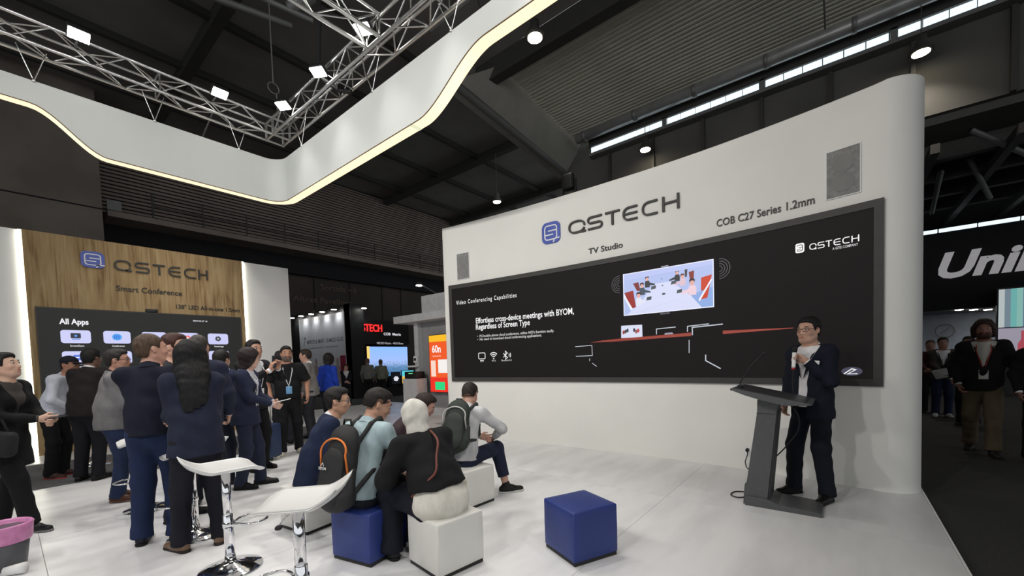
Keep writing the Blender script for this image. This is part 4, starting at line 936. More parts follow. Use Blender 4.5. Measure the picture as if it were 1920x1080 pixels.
def luggage():
    b = thing('waste_bin', 'dark grey waste bin lined with a pink bag at the lower left frame edge', 'bin', (-0.055, 4.93, 0))
    MB().lathe([(0.105, 0.0), (0.11, 0.01), (0.145, 0.30)], 28).build('bucket', MT['bin'], b, True)
    MB().lathe([(0.143, 0.20), (0.15, 0.22), (0.155, 0.30), (0.16, 0.325), (0.15, 0.335), (0.135, 0.325), (0.12, 0.2)], 28).build('liner_bag', MT['pink'], b, True)
    w = thing('crumpled_cup', 'pale crumpled cup lying on the floor beside the bin', 'cup', (-0.06, 4.72, 0))
    MB().tube([(0, 0, 0.035), (0.06, -0.03, 0.04), (0.1, -0.05, 0.042)], [0.03, 0.036, 0.04], 14).build('cup', MT['white'], w, True)
    def case(lb, x, y, rot, w, d, h, m):
        t = thing('suitcase', lb, 'suitcase', (x, y, 0), math.radians(rot))
        body = obj('shell', rbox_mesh(w, d, h, 0.035), m, t, loc=(0, 0, 0.05+h/2))
        for k in (-0.3, -0.1, 0.1, 0.3): obj('rib', rbox_mesh(0.02, d+0.008, h*0.9, 0.004, 2), m, body, loc=(w*k, 0, 0))
        for sx in (-1, 1):
            for sy in (-1, 1): MB().tube([(sx*w*0.38, sy*d*0.36-0.012, 0.028), (sx*w*0.38, sy*d*0.36+0.012, 0.028)], 0.026, 12).build('wheel', MT['black'], t, True)
        tube('handle', [(-0.09, 0, 0.05+h), (-0.09, 0, 0.35+h), (0.09, 0, 0.35+h), (0.09, 0, 0.05+h)], 0.009, MT['steel_grey'], t)
    navy = mat('navy_shell', (0.012, 0.03, 0.085), 0.5)
    case('navy blue suitcase standing behind the woman with the bobbed hair', 2.56, 7.05, -60, 0.36, 0.24, 0.52, navy)
    case('black suitcase standing on the floor behind the navy-suited woman', 1.55, 6.55, 20, 0.36, 0.24, 0.42, MT['black_cloth'])
    b = thing('shoulder_bag', 'large black bag on the floor under the oak wall behind the far-left group', 'bag', (1.6, 8.6, 0.01), 0.4)
    obj('body', rbox_mesh(0.5, 0.28, 0.34, 0.07), MT['black_cloth'], b, loc=(0, 0, 0.17)); tube('strap', [(-0.18, 0, 0.33), (-0.1, 0, 0.46), (0.1, 0, 0.46), (0.18, 0, 0.33)], 0.012, MT['black_cloth'], b)
luggage()
# ================================================================== PEOPLE (implicit surfaces)
class SDF:
    def __init__(s): s.ops = []
    def cone(s, a, b, ra, rb, k=0.02, flat=None, cut=0, op='u'): s.ops.append(('c', np.array(a, float), np.array(b, float), ra, rb, k, flat, cut, op)); return s
    def ell(s, c, r, R=None, k=0.015, op='u'): s.ops.append(('e', np.array(c, float), np.array(r, float), np.eye(3) if R is None else R, k, op)); return s
    def half(s, c, n): s.ops.append(('h', np.array(c, float), np.array(n, float))); return s
    def fn(s, f): s.ops.append(('f', f)); return s
    def mesh(s, h, name='body', wr=0.0, wf=16.0, seed=0):
        lo = np.full(3, 1e9); hi = -lo
        for o in s.ops:
            if o[0] == 'c' and o[8] == 'u': r = max(o[3], o[4]); lo = np.minimum(lo, np.minimum(o[1], o[2])-r); hi = np.maximum(hi, np.maximum(o[1], o[2])+r)
            if o[0] == 'e' and o[5] == 'u': r = o[2].max(); lo = np.minimum(lo, o[1]-r); hi = np.maximum(hi, o[1]+r)
        lo -= 3*h+0.01; hi += 3*h+0.01
        n = np.ceil((hi-lo)/h).astype(int)+1
        ax = [(lo[i]+h*np.arange(n[i])).astype(np.float32) for i in range(3)]
        A = np.full(n, 0.5, np.float32)
        for o in s.ops:
            if o[0] in 'ce':
                if o[0] == 'c': r = max(o[3], o[4])+o[5]+2.5*h; l2 = np.minimum(o[1], o[2])-r; h2 = np.maximum(o[1], o[2])+r; k = o[5]; op = o[8]
                else: r = o[2].max()+o[4]+2.5*h; l2 = o[1]-r; h2 = o[1]+r; k = o[4]; op = o[5]
                i0 = np.maximum(0, np.floor((l2-lo)/h).astype(int)); i1 = np.minimum(n, np.ceil((h2-lo)/h).astype(int)+1)
                if np.any(i1 <= i0): continue
                sl = tuple(slice(i0[i], i1[i]) for i in range(3))
                X = ax[0][sl[0]][:, None, None]; Y = ax[1][sl[1]][None, :, None]; Z = ax[2][sl[2]][None, None, :]
                if o[0] == 'c':
                    a, b, ra, rb, flat, cut = o[1], o[2], o[3], o[4], o[6], o[7]
                    px, py, pz = X-a[0], Y-a[1], Z-a[2]; ab = b-a; L = max(1e-6, np.dot(ab, ab))
                    if cut: u = ab/math.sqrt(L); cd = px*u[0]+py*u[1]+pz*u[2]
                    if flat is not None:
                        d, q = flat; c = (px*d[0]+py*d[1]+pz*d[2])*(1.0/q-1.0); px, py, pz = px+d[0]*c, py+d[1]*c, pz+d[2]*c
                    t = np.clip((px*ab[0]+py*ab[1]+pz*ab[2])/L, 0, 1)
                    D = np.sqrt((px-t*ab[0])**2+(py-t*ab[1])**2+(pz-t*ab[2])**2)-(ra+(rb-ra)*t)
                    if cut & 1: D = np.maximum(D, cd-math.sqrt(L))
                    if cut & 2: D = np.maximum(D, -cd)
                else:
                    c, rr, R = o[1], o[2], o[3]; px, py, pz = X-c[0], Y-c[1], Z-c[2]
                    q = [(px*R[0, i]+py*R[1, i]+pz*R[2, i])/rr[i] for i in range(3)]
                    m = np.sqrt(q[0]**2+q[1]**2+q[2]**2); D = (m-1)*rr.min()*0.5+(m-1)*rr.mean()*0.5
                S = A[sl]
                if op == 'u':
                    if k > 1e-4: g = np.clip(0.5+0.5*(S-D)/k, 0, 1); A[sl] = S*(1-g)+D*g-k*g*(1-g)
                    else: A[sl] = np.minimum(S, D)
                else: A[sl] = np.maximum(S, -D)
            elif o[0] == 'h':
                c, nn = o[1], o[2]; A = np.maximum(A, (ax[0][:, None, None]-c[0])*nn[0]+(ax[1][None, :, None]-c[1])*nn[1]+(ax[2][None, None, :]-c[2])*nn[2]).astype(np.float32)
            else: A = o[1](A, ax[0][:, None, None], ax[1][None, :, None], ax[2][None, None, :]).astype(np.float32)
        if wr:
            X, Y, Z = ax[0][:, None, None], ax[1][None, :, None], ax[2][None, None, :]; q = seed*1.7
            A = A+wr*(np.sin(wf*(X*1.3+Z*0.9)+q+2*np.sin(wf*0.5*Y+q))*np.sin(wf*(Y*1.1-Z*1.2)+2*q)+0.6*np.sin(2.3*wf*(Z+0.4*X)+3*np.sin(wf*0.6*Y+q)))
        return nets(A, lo, h, name)
def nets(A, lo, h, name):
    neg = A < 0; n = A.shape
    cnt = np.zeros([x-1 for x in n], np.int8)
    for a in (0, 1):
        for b in (0, 1):
            for c in (0, 1): cnt += neg[a:n[0]-1+a, b:n[1]-1+b, c:n[2]-1+c]
    act = (cnt > 0) & (cnt < 8); I = np.argwhere(act)
    me = bpy.data.meshes.new(name)
    if len(I) == 0: return me
    idx = np.full(act.shape, -1, np.int32); idx[act] = np.arange(len(I))
    cs = [(a, b, c) for a in (0, 1) for b in (0, 1) for c in (0, 1)]
    val = np.stack([A[I[:, 0]+a, I[:, 1]+b, I[:, 2]+c] for a, b, c in cs], 1)
    P = np.zeros((len(I), 3)); N = np.zeros(len(I))
    for i, a in enumerate(cs):
        for j, b in enumerate(cs):
            if j > i and sum(abs(x-y) for x, y in zip(a, b)) == 1:
                m = (val[:, i] < 0) != (val[:, j] < 0); d = val[:, i]-val[:, j]; t = np.where(m, val[:, i]/np.where(np.abs(d) < 1e-9, 1e-9, d), 0)
                pa = np.array(a, float); pb = np.array(b, float); P += m[:, None]*(pa+(pb-pa)*t[:, None]); N += m
    V = lo+h*(I+P/N[:, None])
    Q = []
    for axn in range(3):
        o1, o2 = [(1, 2), (2, 0), (0, 1)][axn]
        s0 = [slice(None)]*3; s1 = [slice(None)]*3; s0[axn] = slice(0, -1); s1[axn] = slice(1, None)
        ch = neg[tuple(s0)] != neg[tuple(s1)]; E = np.argwhere(ch)
        ok = (E[:, o1] > 0) & (E[:, o2] > 0) & (E[:, o1] < n[o1]-1) & (E[:, o2] < n[o2]-1); E = E[ok]
        d1 = np.zeros(3, int); d1[o1] = 1; d2 = np.zeros(3, int); d2[o2] = 1
        g = lambda e: idx[e[:, 0], e[:, 1], e[:, 2]]
        q = np.stack([g(E-d1-d2), g(E-d2), g(E), g(E-d1)], 1)
        st = neg[E[:, 0], E[:, 1], E[:, 2]]; q[~st] = q[~st][:, ::-1]; Q.append(q)
    Q = np.concatenate(Q); Q = Q[(Q >= 0).all(1)]
    me.vertices.add(len(V)); me.vertices.foreach_set('co', V.astype(np.float32).ravel())
    me.loops.add(4*len(Q)); me.loops.foreach_set('vertex_index', Q.astype(np.int32).ravel())
    me.polygons.add(len(Q)); me.polygons.foreach_set('loop_start', np.arange(0, 4*len(Q), 4, dtype=np.int32)); me.polygons.foreach_set('loop_total', np.full(len(Q), 4, np.int32))
    me.polygons.foreach_set('use_smooth', np.ones(len(Q), bool)); me.update(calc_edges=True); me.validate()
    return me

V3 = lambda *a: np.array(a, float)
def nrm(a): return a/max(1e-9, np.linalg.norm(a))
def rotm(y=0, p=0, r=0):
    """yaw (left +), pitch (down +), roll in degrees; columns = forward, left, up"""
    return np.array((Matrix.Rotation(math.radians(y), 3, 'Z') @ Matrix.Rotation(math.radians(p), 3, 'Y') @ Matrix.Rotation(math.radians(r), 3, 'X')))
def ik(a, t, l1, l2, hint):
    d = t-a; L = np.linalg.norm(d); L = min(L, (l1+l2)*0.995); u = nrm(d); t = a+u*L
    x = (l1*l1-l2*l2+L*L)/(2*L); y = math.sqrt(max(0, l1*l1-x*x)); hh = hint-u*np.dot(hint, u); hh = nrm(hh)
    return a+u*x+hh*y, t
_mc = {}
def cloth(rgb, rough=0.85, key=None, pat=0.0):
    k = (rgb, rough, pat)
    if k not in _mc:
        c = s2l(*rgb); _mc[k] = mat('cloth', c, rough, c2=tuple(x*0.74 for x in c), scale=9, bump=0.75, bscale=17, spec=0.25, stretch=(1, 1, 0.6))
    return _mc[k]
def skinm(rgb):
    k = ('skin', rgb)
    if k not in _mc:
        g0 = sum(rgb)/3.0; c = tuple(0.86*v for v in s2l(*[0.84*v+0.16*g0 for v in rgb])); m = mat('skin', c, 0.5, c2=(c[0]*0.90, c[1]*0.82, c[2]*0.80), scale=14, bump=0.05, bscale=120); m.node_tree.nodes['Principled BSDF'].inputs['Subsurface Weight'].default_value = 0.08
        m.node_tree.nodes['Principled BSDF'].inputs['Subsurface Radius'].default_value = (0.02, 0.008, 0.004); _mc[k] = m
    return _mc[k]
def hairm(rgb):
    k = ('hair', rgb)
    if k not in _mc:
        c = s2l(*rgb); _mc[k] = mat('hair', c, 0.6, c2=tuple(x*0.5 for x in c), scale=55, bump=0.6, bscale=110, stretch=(1, 1, 0.2), spec=0.3)
    return _mc[k]
def ell_mesh(c, r, R=None, n=10):
    R = np.eye(3) if R is None else R; V = []; F = []
    for i in range(1, n):
        th = math.pi*i/n
        for j in range(2*n):
            ph = math.pi*j/n; V.append(tuple(c+R@(V3(math.sin(th)*math.cos(ph), math.sin(th)*math.sin(ph), math.cos(th))*r)))
    for i in range(n-2):
        for j in range(2*n): a = i*2*n+j; b = i*2*n+(j+1) % (2*n); F.append([a, b, b+2*n, a+2*n])
    F.append(list(range(2*n))); F.append(list(range((n-2)*2*n, (n-1)*2*n))[::-1])
    return mesh_from(V, F, True)

def person(lb, x, y, yaw, h=1.75, skin=(205, 160, 135), hair='short', hc=(30, 24, 22), top='jacket', tc=(24, 28, 42), shirt=(225, 225, 228), pants=(26, 28, 38), shoes=(18, 17, 17), sole=None,
           lean=2, hunch=4, roll=0, twist=0, head=(0, 0, 0), rw=None, lw=None, rhint=None, lhint=None, seat=None, rf=None, lf=None, fyaw=(8, -8), female=False, bulk=1.0, fine=0.0095,
           hands=(35, 35), rpalm=None, lpalm=None, rdir=None, ldir=None, open_front=0.0, vneck=True, hem=None, glasses=None, lanyard=None, badge=None, beard=None, cap=None, sleeve='long', z=0.0, crop=0.0, extra=None, collar=True, group=None, loose=0.0, facefine=True, name='person', tail=None):
    s = h/1.75; root = thing(name, lb, 'person', (x, y, z), math.radians(yaw), group=group); root.scale = (s, s, s)
    W = (0.140 if female else 0.160)*(0.5+0.5*bulk); hz = 0.945 if seat is None else seat/s+0.105
    if lw is not None: lw = V3(*lw)
    if rw is not None: rw = V3(*rw)
    Rr = rotm(0, 0, roll)
    dr = lambda a: Rr @ V3(math.sin(math.radians(a)), 0, math.cos(math.radians(a)))
    pel = V3(0, 0, hz); a1, a2, a3 = lean, lean+0.5*hunch, lean+hunch
    wai = pel+0.15*dr(a1); che = wai+0.19*dr(a2); nkb = che+0.185*dr(a3)
    Tw = rotm(twist); lft = Rr @ Tw @ V3(0, 1, 0); fwd = nrm(np.cross(lft, dr(a2))); up3 = dr(a3)
    lftp = Rr @ V3(0, 1, 0); fwp = nrm(np.cross(lftp, dr(a1)))
    neck_dir = dr(a3*0.6+6); hb = nkb+0.060*neck_dir
    HR = rotm(*head) ; hc0 = hb+HR @ V3(0.012, 0, 0.095)
    H = lambda f, l, u: hc0+HR @ V3(f, l, u)
    sk = skinm(skin); hm = hairm(hc)
    B = SDF(); b = bulk; fl = (fwd, 0.68); flp = (fwp, 0.74); rp = 0.135*(0.5+0.5*b)*(1.06 if female else 1); rw_ = 0.132*(1.0 if not female else 0.90)*b; rc = 0.138*(0.55+0.45*b)*(0.9 if female else 1)
    def torso(S, t, k=0.05, low=0.0):
        S.cone(pel-0.03*dr(a1), wai, rp+t, rw_+t, k, flp); S.cone(wai, che, rw_+t, rc+t, k, fl); S.cone(che, nkb-0.075*up3, rc+t, rc*0.80+t, k, fl)
        S.cone(sh[0]-0.012*up3, sh[1]-0.012*up3, 0.050+t*0.7, 0.050+t*0.7, 0.05); S.cone(nkb-0.05*up3, nkb+0.01*up3, 0.075+t*0.6, 0.055+t*0.5, 0.05)
        if b > 1.05: S.ell(wai+fwd*0.05*(b-0.6), V3(0.10*b, 0.115*b, 0.13)+t, np.stack([fwd, lft, dr(a2)], 1), 0.06)
        if female: S.cone(che+fwd*0.062+lft*0.055+0.015*up3, che+fwd*0.062-lft*0.055+0.015*up3, 0.062+t, 0.062+t, 0.05)
    sh = [nkb-0.055*up3+lft*W-fwd*0.005, nkb-0.055*up3-lft*W-fwd*0.005]
    arms = []
    for i, (wt, hint, sg) in enumerate(((lw, lhint, 1), (rw, rhint, -1))):
        S0 = sh[i]; t = wt if wt is not None else S0+V3(0.07, sg*0.05, -0.50)
        hn = V3(*hint) if hint is not None else V3(-0.6, sg*0.6, -0.5)
        e, t = ik(S0, t, 0.285, 0.255, hn); arms.append((S0, e, t))
    legs = []
    for i, (ft, sg) in enumerate(((lf, 1), (rf, -1))):
        hj = pel+lftp*sg*0.080-V3(0, 0, 0.02); t = V3(*ft) if ft is not None else (V3(0.0, sg*0.10, 0.085) if seat is None else V3(0.40, sg*0.13, 0.085))
        kn, t = ik(hj, t, 0.425, 0.425, V3(1.0, sg*(0.12 if seat is None else 0.25), 0.15 if seat is None else 0.7)); legs.append((hj, kn, t))
    # --- body (one continuous surface)
    torso(B, 0.0)
    for S0, e, t in arms: B.cone(S0, e, 0.048*b, 0.040*b, 0.03); B.cone(e, t, 0.040*b, 0.027, 0.02); B.cone(t, t+nrm(t-e)*0.03, 0.026, 0.026, 0.01, None)
    for hj, kn, t in legs: B.cone(hj, kn, 0.076*b, 0.056, 0.04); B.cone(kn, kn+(t-kn)*0.35, 0.054, 0.056, 0.03); B.cone(kn+(t-kn)*0.35, t, 0.056, 0.037, 0.03)
    B.cone(nkb-0.02*up3, hb+HR @ V3(0.0, 0, 0.03), 0.060, 0.056, 0.03)
    ks = 0.95 if female else 1.0
    B.ell(H(-0.012, 0, 0.035), V3(0.100, 0.078, 0.092)*ks, HR, 0.01); B.ell(H(0.022, 0, -0.02), V3(0.078, 0.066, 0.085)*ks, HR, 0.03)
    B.cone(H(0.045, 0.022, -0.088), H(0.045, -0.022, -0.088), 0.027*ks, 0.027*ks, 0.04); B.cone(H(0.0, 0.052, -0.055), H(0.05, 0.03, -0.085), 0.022, 0.020, 0.03); B.cone(H(0.0, -0.052, -0.055), H(0.05, -0.03, -0.085), 0.022, 0.020, 0.03)
    B.cone(H(0.083, 0.035, 0.032), H(0.083, -0.035, 0.032), 0.013, 0.013, 0.015); B.cone(H(0.090, 0, 0.02), H(0.107, 0, -0.028), 0.008, 0.0115, 0.012); B.cone(H(0.098, 0.013, -0.032), H(0.098, -0.013, -0.032), 0.009, 0.009, 0.01)
    B.cone(H(0.088, 0.018, -0.060), H(0.088, -0.018, -0.060), 0.011, 0.011, 0.012); B.cone(H(0.07, 0.045, -0.02), H(0.06, 0.048, -0.03), 0.018, 0.018, 0.02); B.cone(H(0.07, -0.045, -0.02), H(0.06, -0.048, -0.03), 0.018, 0.018, 0.02)
    for sg in (1, -1): B.ell(H(-0.008, sg*0.080*ks, -0.002), V3(0.020, 0.009, 0.034), HR @ rotm(sg*-22, -8, sg*8), 0.006)
    obj('body', B.mesh(fine, 'body'), sk, root)
    # face details
    if facefine:
        for sg in (1, -1):
            ew = obj('eye', ell_mesh(H(0.086, sg*0.033, 0.012), V3(0.010, 0.016, 0.007), HR, 6), mat_cache('eye_white', (0.55, 0.52, 0.50), 0.3), root)
            obj('iris', ell_mesh(H(0.094, sg*0.033, 0.012), V3(0.004, 0.007, 0.007), HR, 6), mat_cache('iris_dark', (0.012, 0.009, 0.008), 0.2), ew)
            MB().tube([H(0.094, sg*0.016, 0.034), H(0.095, sg*0.034, 0.040), H(0.085, sg*0.052, 0.035)], [0.0035, 0.0045, 0.0025], 6).build('eyebrow', hm, root, True)
        MB().tube([H(0.090, 0.024, -0.060), H(0.0985, 0.008, -0.057), H(0.0985, -0.008, -0.057), H(0.090, -0.024, -0.060)], [0.003, 0.006, 0.006, 0.003], 6).build('mouth', mat_cache('lips', tuple(v*0.62 for v in s2l(skin[0], int(skin[1]*0.72), int(skin[2]*0.74))), 0.45), root, True)
    # --- hair
    Hh = SDF(); hv = 0.0065 if fine < 0.012 else fine*0.8
    def cut(nx, c): Hh.half(H(0, 0, 0)+HR @ V3(*c), HR @ nrm(V3(*nx)))
    if hair in ('short', 'fade', 'crop', 'bald'):
        g = {'short': 0.010, 'fade': 0.009, 'crop': 0.005, 'bald': 0.004}[hair]
        Hh.ell(H(-0.014, 0, 0.040), V3(0.100, 0.078, 0.092)+g, HR, 0.01); Hh.ell(H(-0.03, 0, -0.01), V3(0.075, 0.070, 0.08)+g*0.6, HR, 0.02)
        if hair in ('short', 'fade'): Hh.ell(H(0.028, 0, 0.096), V3(0.060, 0.056, 0.036), HR, 0.02)
        zo = 0.030 if hair == 'fade' else 0.0
        def hl(A, X, Y, Z):
            px, py, pz = X-hc0[0], Y-hc0[1], Z-hc0[2]; f = px*HR[0, 0]+py*HR[1, 0]+pz*HR[2, 0]; u = px*HR[0, 2]+py*HR[1, 2]+pz*HR[2, 2]
            line = np.where(f > 0.035, 0.072+0.0*f, np.where(f > 0.012, -0.012+0.0*f, np.where(f > -0.03, 0.022+0.0*f, -0.062+0.0*f)))+zo
            line = np.interp(f.ravel(), [-0.12, -0.045, -0.03, 0.012, 0.016, 0.034, 0.045, 0.075, 0.10], [-0.066+zo, -0.066+zo, 0.02+zo, 0.024+zo, -0.008+zo, 0.0+zo, 0.062, 0.080, 0.086]).reshape(f.shape)
            return np.maximum(A, (line-u)*0.8)
        Hh.fn(hl)
    elif hair == 'bob':
        Hh.ell(H(-0.016, 0, 0.042), V3(0.122, 0.106, 0.110), HR, 0.01)
        for sg in (1, -1): Hh.cone(H(0.0, sg*0.074, 0.03), H(0.01, sg*0.078, -0.12), 0.046, 0.042, 0.03)
        Hh.cone(H(-0.06, 0, 0.0), H(-0.06, 0, -0.12), 0.075, 0.066, 0.04, (HR[:, 0], 0.7)); cut((1, 0, -0.55), (0.035, 0, 0.0)); cut((0, 0, -1), (0, 0, -0.14))
    elif hair == 'long':
        Hh.ell(H(-0.016, 0, 0.040), V3(0.112, 0.092, 0.104), HR, 0.01)
        for sg in (1, -1): Hh.cone(H(-0.02, sg*0.066, 0.02), H(-0.035, sg*0.085, -0.16), 0.040, 0.045, 0.03)
        bk = nkb-fwd*0.075; Hh.cone(H(-0.045, 0, 0.02), bk-0.05*up3-fwd*0.02, 0.088, 0.092, 0.08, (fwd, 0.62)); Hh.cone(bk-0.02*up3-fwd*0.015, bk-0.22*up3-fwd*0.035, 0.090, 0.080, 0.08, (fwd, 0.50)); Hh.cone(bk-0.20*up3-fwd*0.03, bk-0.34*up3-fwd*0.03, 0.080, 0.035, 0.06, (fwd, 0.5))
        for q in (-0.085, -0.045, 0.0, 0.04, 0.075): Hh.cone(bk-0.08*up3+lft*q*0.8-fwd*0.04, bk-(0.33+0.03*math.sin(q*60))*up3+lft*q*0.9-fwd*0.045, 0.026, 0.012, 0.03)
        cut((1, 0, -0.5), (0.04, 0, 0.0))
    elif hair == 'curly':
        Hh.ell(H(-0.014, 0, 0.042), V3(0.118, 0.100, 0.108), HR, 0.01); Hh.cone(H(-0.05, 0.05, -0.02), H(-0.05, -0.05, -0.02), 0.055, 0.055, 0.03)
        for sg in (1, -1): Hh.cone(H(-0.01, sg*0.075, 0.02), H(-0.02, sg*0.078, -0.07), 0.04, 0.035, 0.03)
        cut((1, 0, -0.5), (0.045, 0, 0.0)); cut((0, 0, -1), (0, 0, -0.10))
    if hair == 'hijab':
        S = SDF(); S.ell(H(-0.016, 0, 0.034), V3(0.118, 0.096, 0.108), HR, 0.01); S.cone(H(-0.02, 0, -0.02), nkb+0.01*up3, 0.092, 0.080, 0.05); S.cone(nkb+0.02*up3, nkb-0.05*up3, 0.085, 0.115, 0.05, (fwd, 0.8))
        S.cone(H(-0.10, 0, 0.02), H(-0.075, 0.02, -0.12), 0.03, 0.045, 0.05)
        S.ell(H(0.10, 0, -0.01), V3(0.06, 0.060, 0.085), HR, 0.0, 's'); obj('head_scarf', S.mesh(hv, 'head_scarf', 0.0035, 26, 3), cloth((208, 205, 197)), root)
    elif hair: obj('hair', Hh.mesh(hv, 'hair', 0.0035 if hair == 'curly' else 0.0018, 60 if hair == 'curly' else 42, 2), hm, root)
    if hair == 'fade':
        S = SDF(); S.ell(H(-0.014, 0, 0.034), V3(0.100, 0.078, 0.092)+0.0045, HR, 0.01); S.ell(H(-0.035, 0, -0.01), V3(0.07, 0.068, 0.085)+0.003, HR, 0.02); S.half(H(0, 0, 0.005), HR @ nrm(V3(0.5, 0, -1))); S.half(H(0.075, 0, 0), HR @ V3(1, 0, 0)); S.half(H(0, 0, 0.06), HR @ V3(0, 0, 1.0))
        obj('clipped_hair', S.mesh(hv, 'clipped_hair'), hairm(tuple(int(0.55*q+0.45*w) for q, w in zip(hc, skin))), root)
    if beard:
        S = SDF(); S.ell(H(0.022, 0, -0.025), V3(0.078, 0.066, 0.085)+0.004, HR, 0.02); S.cone(H(0.045, 0.022, -0.088), H(0.045, -0.022, -0.088), 0.031, 0.031, 0.04); S.cone(H(0.0, 0.052, -0.055), H(0.05, 0.03, -0.085), 0.025, 0.024, 0.03); S.cone(H(0.0, -0.052, -0.055), H(0.05, -0.03, -0.085), 0.025, 0.024, 0.03); S.cone(H(0.09, 0.02, -0.046), H(0.09, -0.02, -0.046), 0.012, 0.012, 0.01)
        S.half(H(0, 0, -0.042), HR @ V3(-0.15, 0, 1.0)); S.cone(H(0.11, 0.012, -0.061), H(0.11, -0.012, -0.061), 0.012, 0.012, 0, None, 0, 's'); obj('beard', S.mesh(hv, 'beard'), hairm(beard), root)
    if cap:
        S = SDF(); S.ell(H(-0.012, 0, 0.045), V3(0.108, 0.088, 0.095), HR, 0.01); S.half(H(0, 0, 0.045), HR @ nrm(V3(0.25, 0, -1))); cm = obj('cap', S.mesh(hv, 'cap'), cloth(cap), root)
        S = SDF(); S.ell(H(0.11, 0, 0.052), V3(0.075, 0.07, 0.012), HR, 0.0); obj('cap_brim', S.mesh(0.006, 'cap_brim'), cloth(cap), root)
    if glasses:
        gm = mat_cache('glasses_frame_%d' % glasses[0], s2l(*glasses), 0.3); fr = MB()
        for sg in (1, -1):
            c = V3(0.104, sg*0.034, 0.010); fr.tube([H(*(c+V3(-0.006*abs(math.cos(a))*0.5, 0.027*math.cos(a), 0.018*math.sin(a)))) for a in [i*2*math.pi/14 for i in range(15)]], 0.0022, 5, False)
            fr.tube([H(0.098, sg*0.060, 0.014), H(0.02, sg*0.083, 0.016), H(-0.02, sg*0.084, 0.008)], 0.0022, 5)
        fr.tube([H(0.104, 0.008, 0.014), H(0.108, 0, 0.017), H(0.104, -0.008, 0.014)], 0.0022, 5); fr.build('glasses', gm, root, True)
    # --- clothes
    cv = fine*1.15
    tr = 0.016+loose
    T = SDF(); T.cone(pel-0.04*V3(0, 0, 1), wai-0.02*dr(a1), rp+0.004, rw_+0.014, 0.05, flp); T.cone(pel+lftp*0.07-0.05*V3(0, 0, 1)-fwp*0.03, pel-lftp*0.07-0.05*V3(0, 0, 1)-fwp*0.022, 0.086*b, 0.086*b, 0.05)
    for hj, kn, t in legs:
        u = nrm(t-kn); e = t-u*(0.0+crop)+u*(0.0 if crop else 0.035)
        T.cone(hj, kn, 0.080*b+tr*0.6, 0.060+tr, 0.045); T.cone(kn, e, 0.060+tr, 0.050+tr*0.8, 0.03, None, 1)
        if crop == 0: T.cone(e-u*0.06, e-u*0.01, 0.050+tr, 0.054+tr, 0.02, None, 1)
    obj('trousers', T.mesh(cv, 'trousers', 0.0028, 21, 1), cloth(pants), root)
    for i, (hj, kn, t) in enumerate(legs):
        fy = fyaw[i]; fd = rotm(fy) @ V3(1, 0, 0); fd_l = rotm(fy) @ V3(0, 1, 0); q = V3(t[0], t[1], 0.0) if t[2] < 0.2 else V3(t[0], t[1], t[2]-0.085)
        S = SDF(); S.cone(q-fd*0.045+V3(0, 0, 0.042), q+fd*0.06+V3(0, 0, 0.046), 0.038, 0.042, 0.02); S.cone(q+fd*0.06+V3(0, 0, 0.040), q+fd*0.165+V3(0, 0, 0.030), 0.044, 0.036, 0.03, (V3(0, 0, 1), 0.75)); S.cone(q+V3(0, 0, 0.05), t+V3(0, 0, 0.015), 0.042, 0.043, 0.03)
        S.half(q+V3(0, 0, 0.012), V3(0, 0, -1.0)); so = obj('shoe', S.mesh(max(0.007, fine*0.8), 'shoe'), cloth(shoes, 0.45), root)
        S = SDF(); S.cone(q-fd*0.045+V3(0, 0, 0.012), q+fd*0.165+V3(0, 0, 0.012), 0.043, 0.041, 0.0, (fd_l, 0.95)); S.half(q, V3(0, 0, -1.0)); S.half(q+V3(0, 0, 0.024), V3(0, 0, 1.0)); obj('sole', S.mesh(max(0.007, fine*0.8), 'sole'), cloth(sole or tuple(int(c*0.6) for c in shoes), 0.6), so)
        if crop: pass
    hemd = hem if hem is not None else (0.11 if top in ('jacket', 'coat') else 0.03)
    if top == 'coat': hemd = hem or 0.40
    def garment(nm, t, m, sl, vcut, hemd, k, wr):
        S = SDF(); torso(S, t)
        low = pel-hemd*(dr(a1) if seat is None else dr(a1*0.5))
        S.cone(wai, low-0.02*dr(a1), rw_+t+0.004, rp+t+0.020+0.12*max(0, hemd-0.1), 0.05, (fwp, 0.86))
        S.half(low, -dr(a1*(1.0 if seat is None else 0.5)))
        for i, (S0, e, w) in enumerate(arms):
            if sl == 'long': S.cone(S0, e, 0.056*b+t*0.42, 0.045*b+t*0.42, 0.06); S.cone(e, w-nrm(w-e)*0.005, 0.045*b+t*0.42, 0.031+t*0.42, 0.025, None, 1)
            elif sl == 'short': S.cone(S0, S0+(e-S0)*0.85, 0.062*b+t*0.8, 0.060*b+t*0.9, 0.04, None, 1)
            elif sl == 'rolled': S.cone(S0, e, 0.058*b+t*0.6, 0.047*b+t*0.6, 0.04); S.cone(e, e+(w-e)*0.35, 0.048*b+t*0.6, 0.045*b+t*0.6, 0.025, None, 1)
        S.half(nkb+0.012*neck_dir, neck_dir) if not vcut else S.half(nkb+0.02*neck_dir, neck_dir)
        if vcut:
            c0 = wai+0.05*dr(a2)
            def vc(A, X, Y, Z):
                px, py, pz = X-c0[0], Y-c0[1], Z-c0[2]; f = px*fwd[0]+py*fwd[1]+pz*fwd[2]; l = px*lft[0]+py*lft[1]+pz*lft[2]; u3 = dr(a2); u = px*u3[0]+py*u3[1]+pz*u3[2]
                w = np.maximum(open_front, 0.105*np.clip(u/0.30, 0, 1)-0.002) if open_front else np.where(u > 0, 0.100*u/0.28, -0.05)
                return np.maximum(A, -np.maximum(np.abs(l)-w, 0.02-f))
            S.fn(vc)
        return obj(nm, S.mesh(cv, nm, wr, 17, k), m, root)
    tm = cloth(tc)
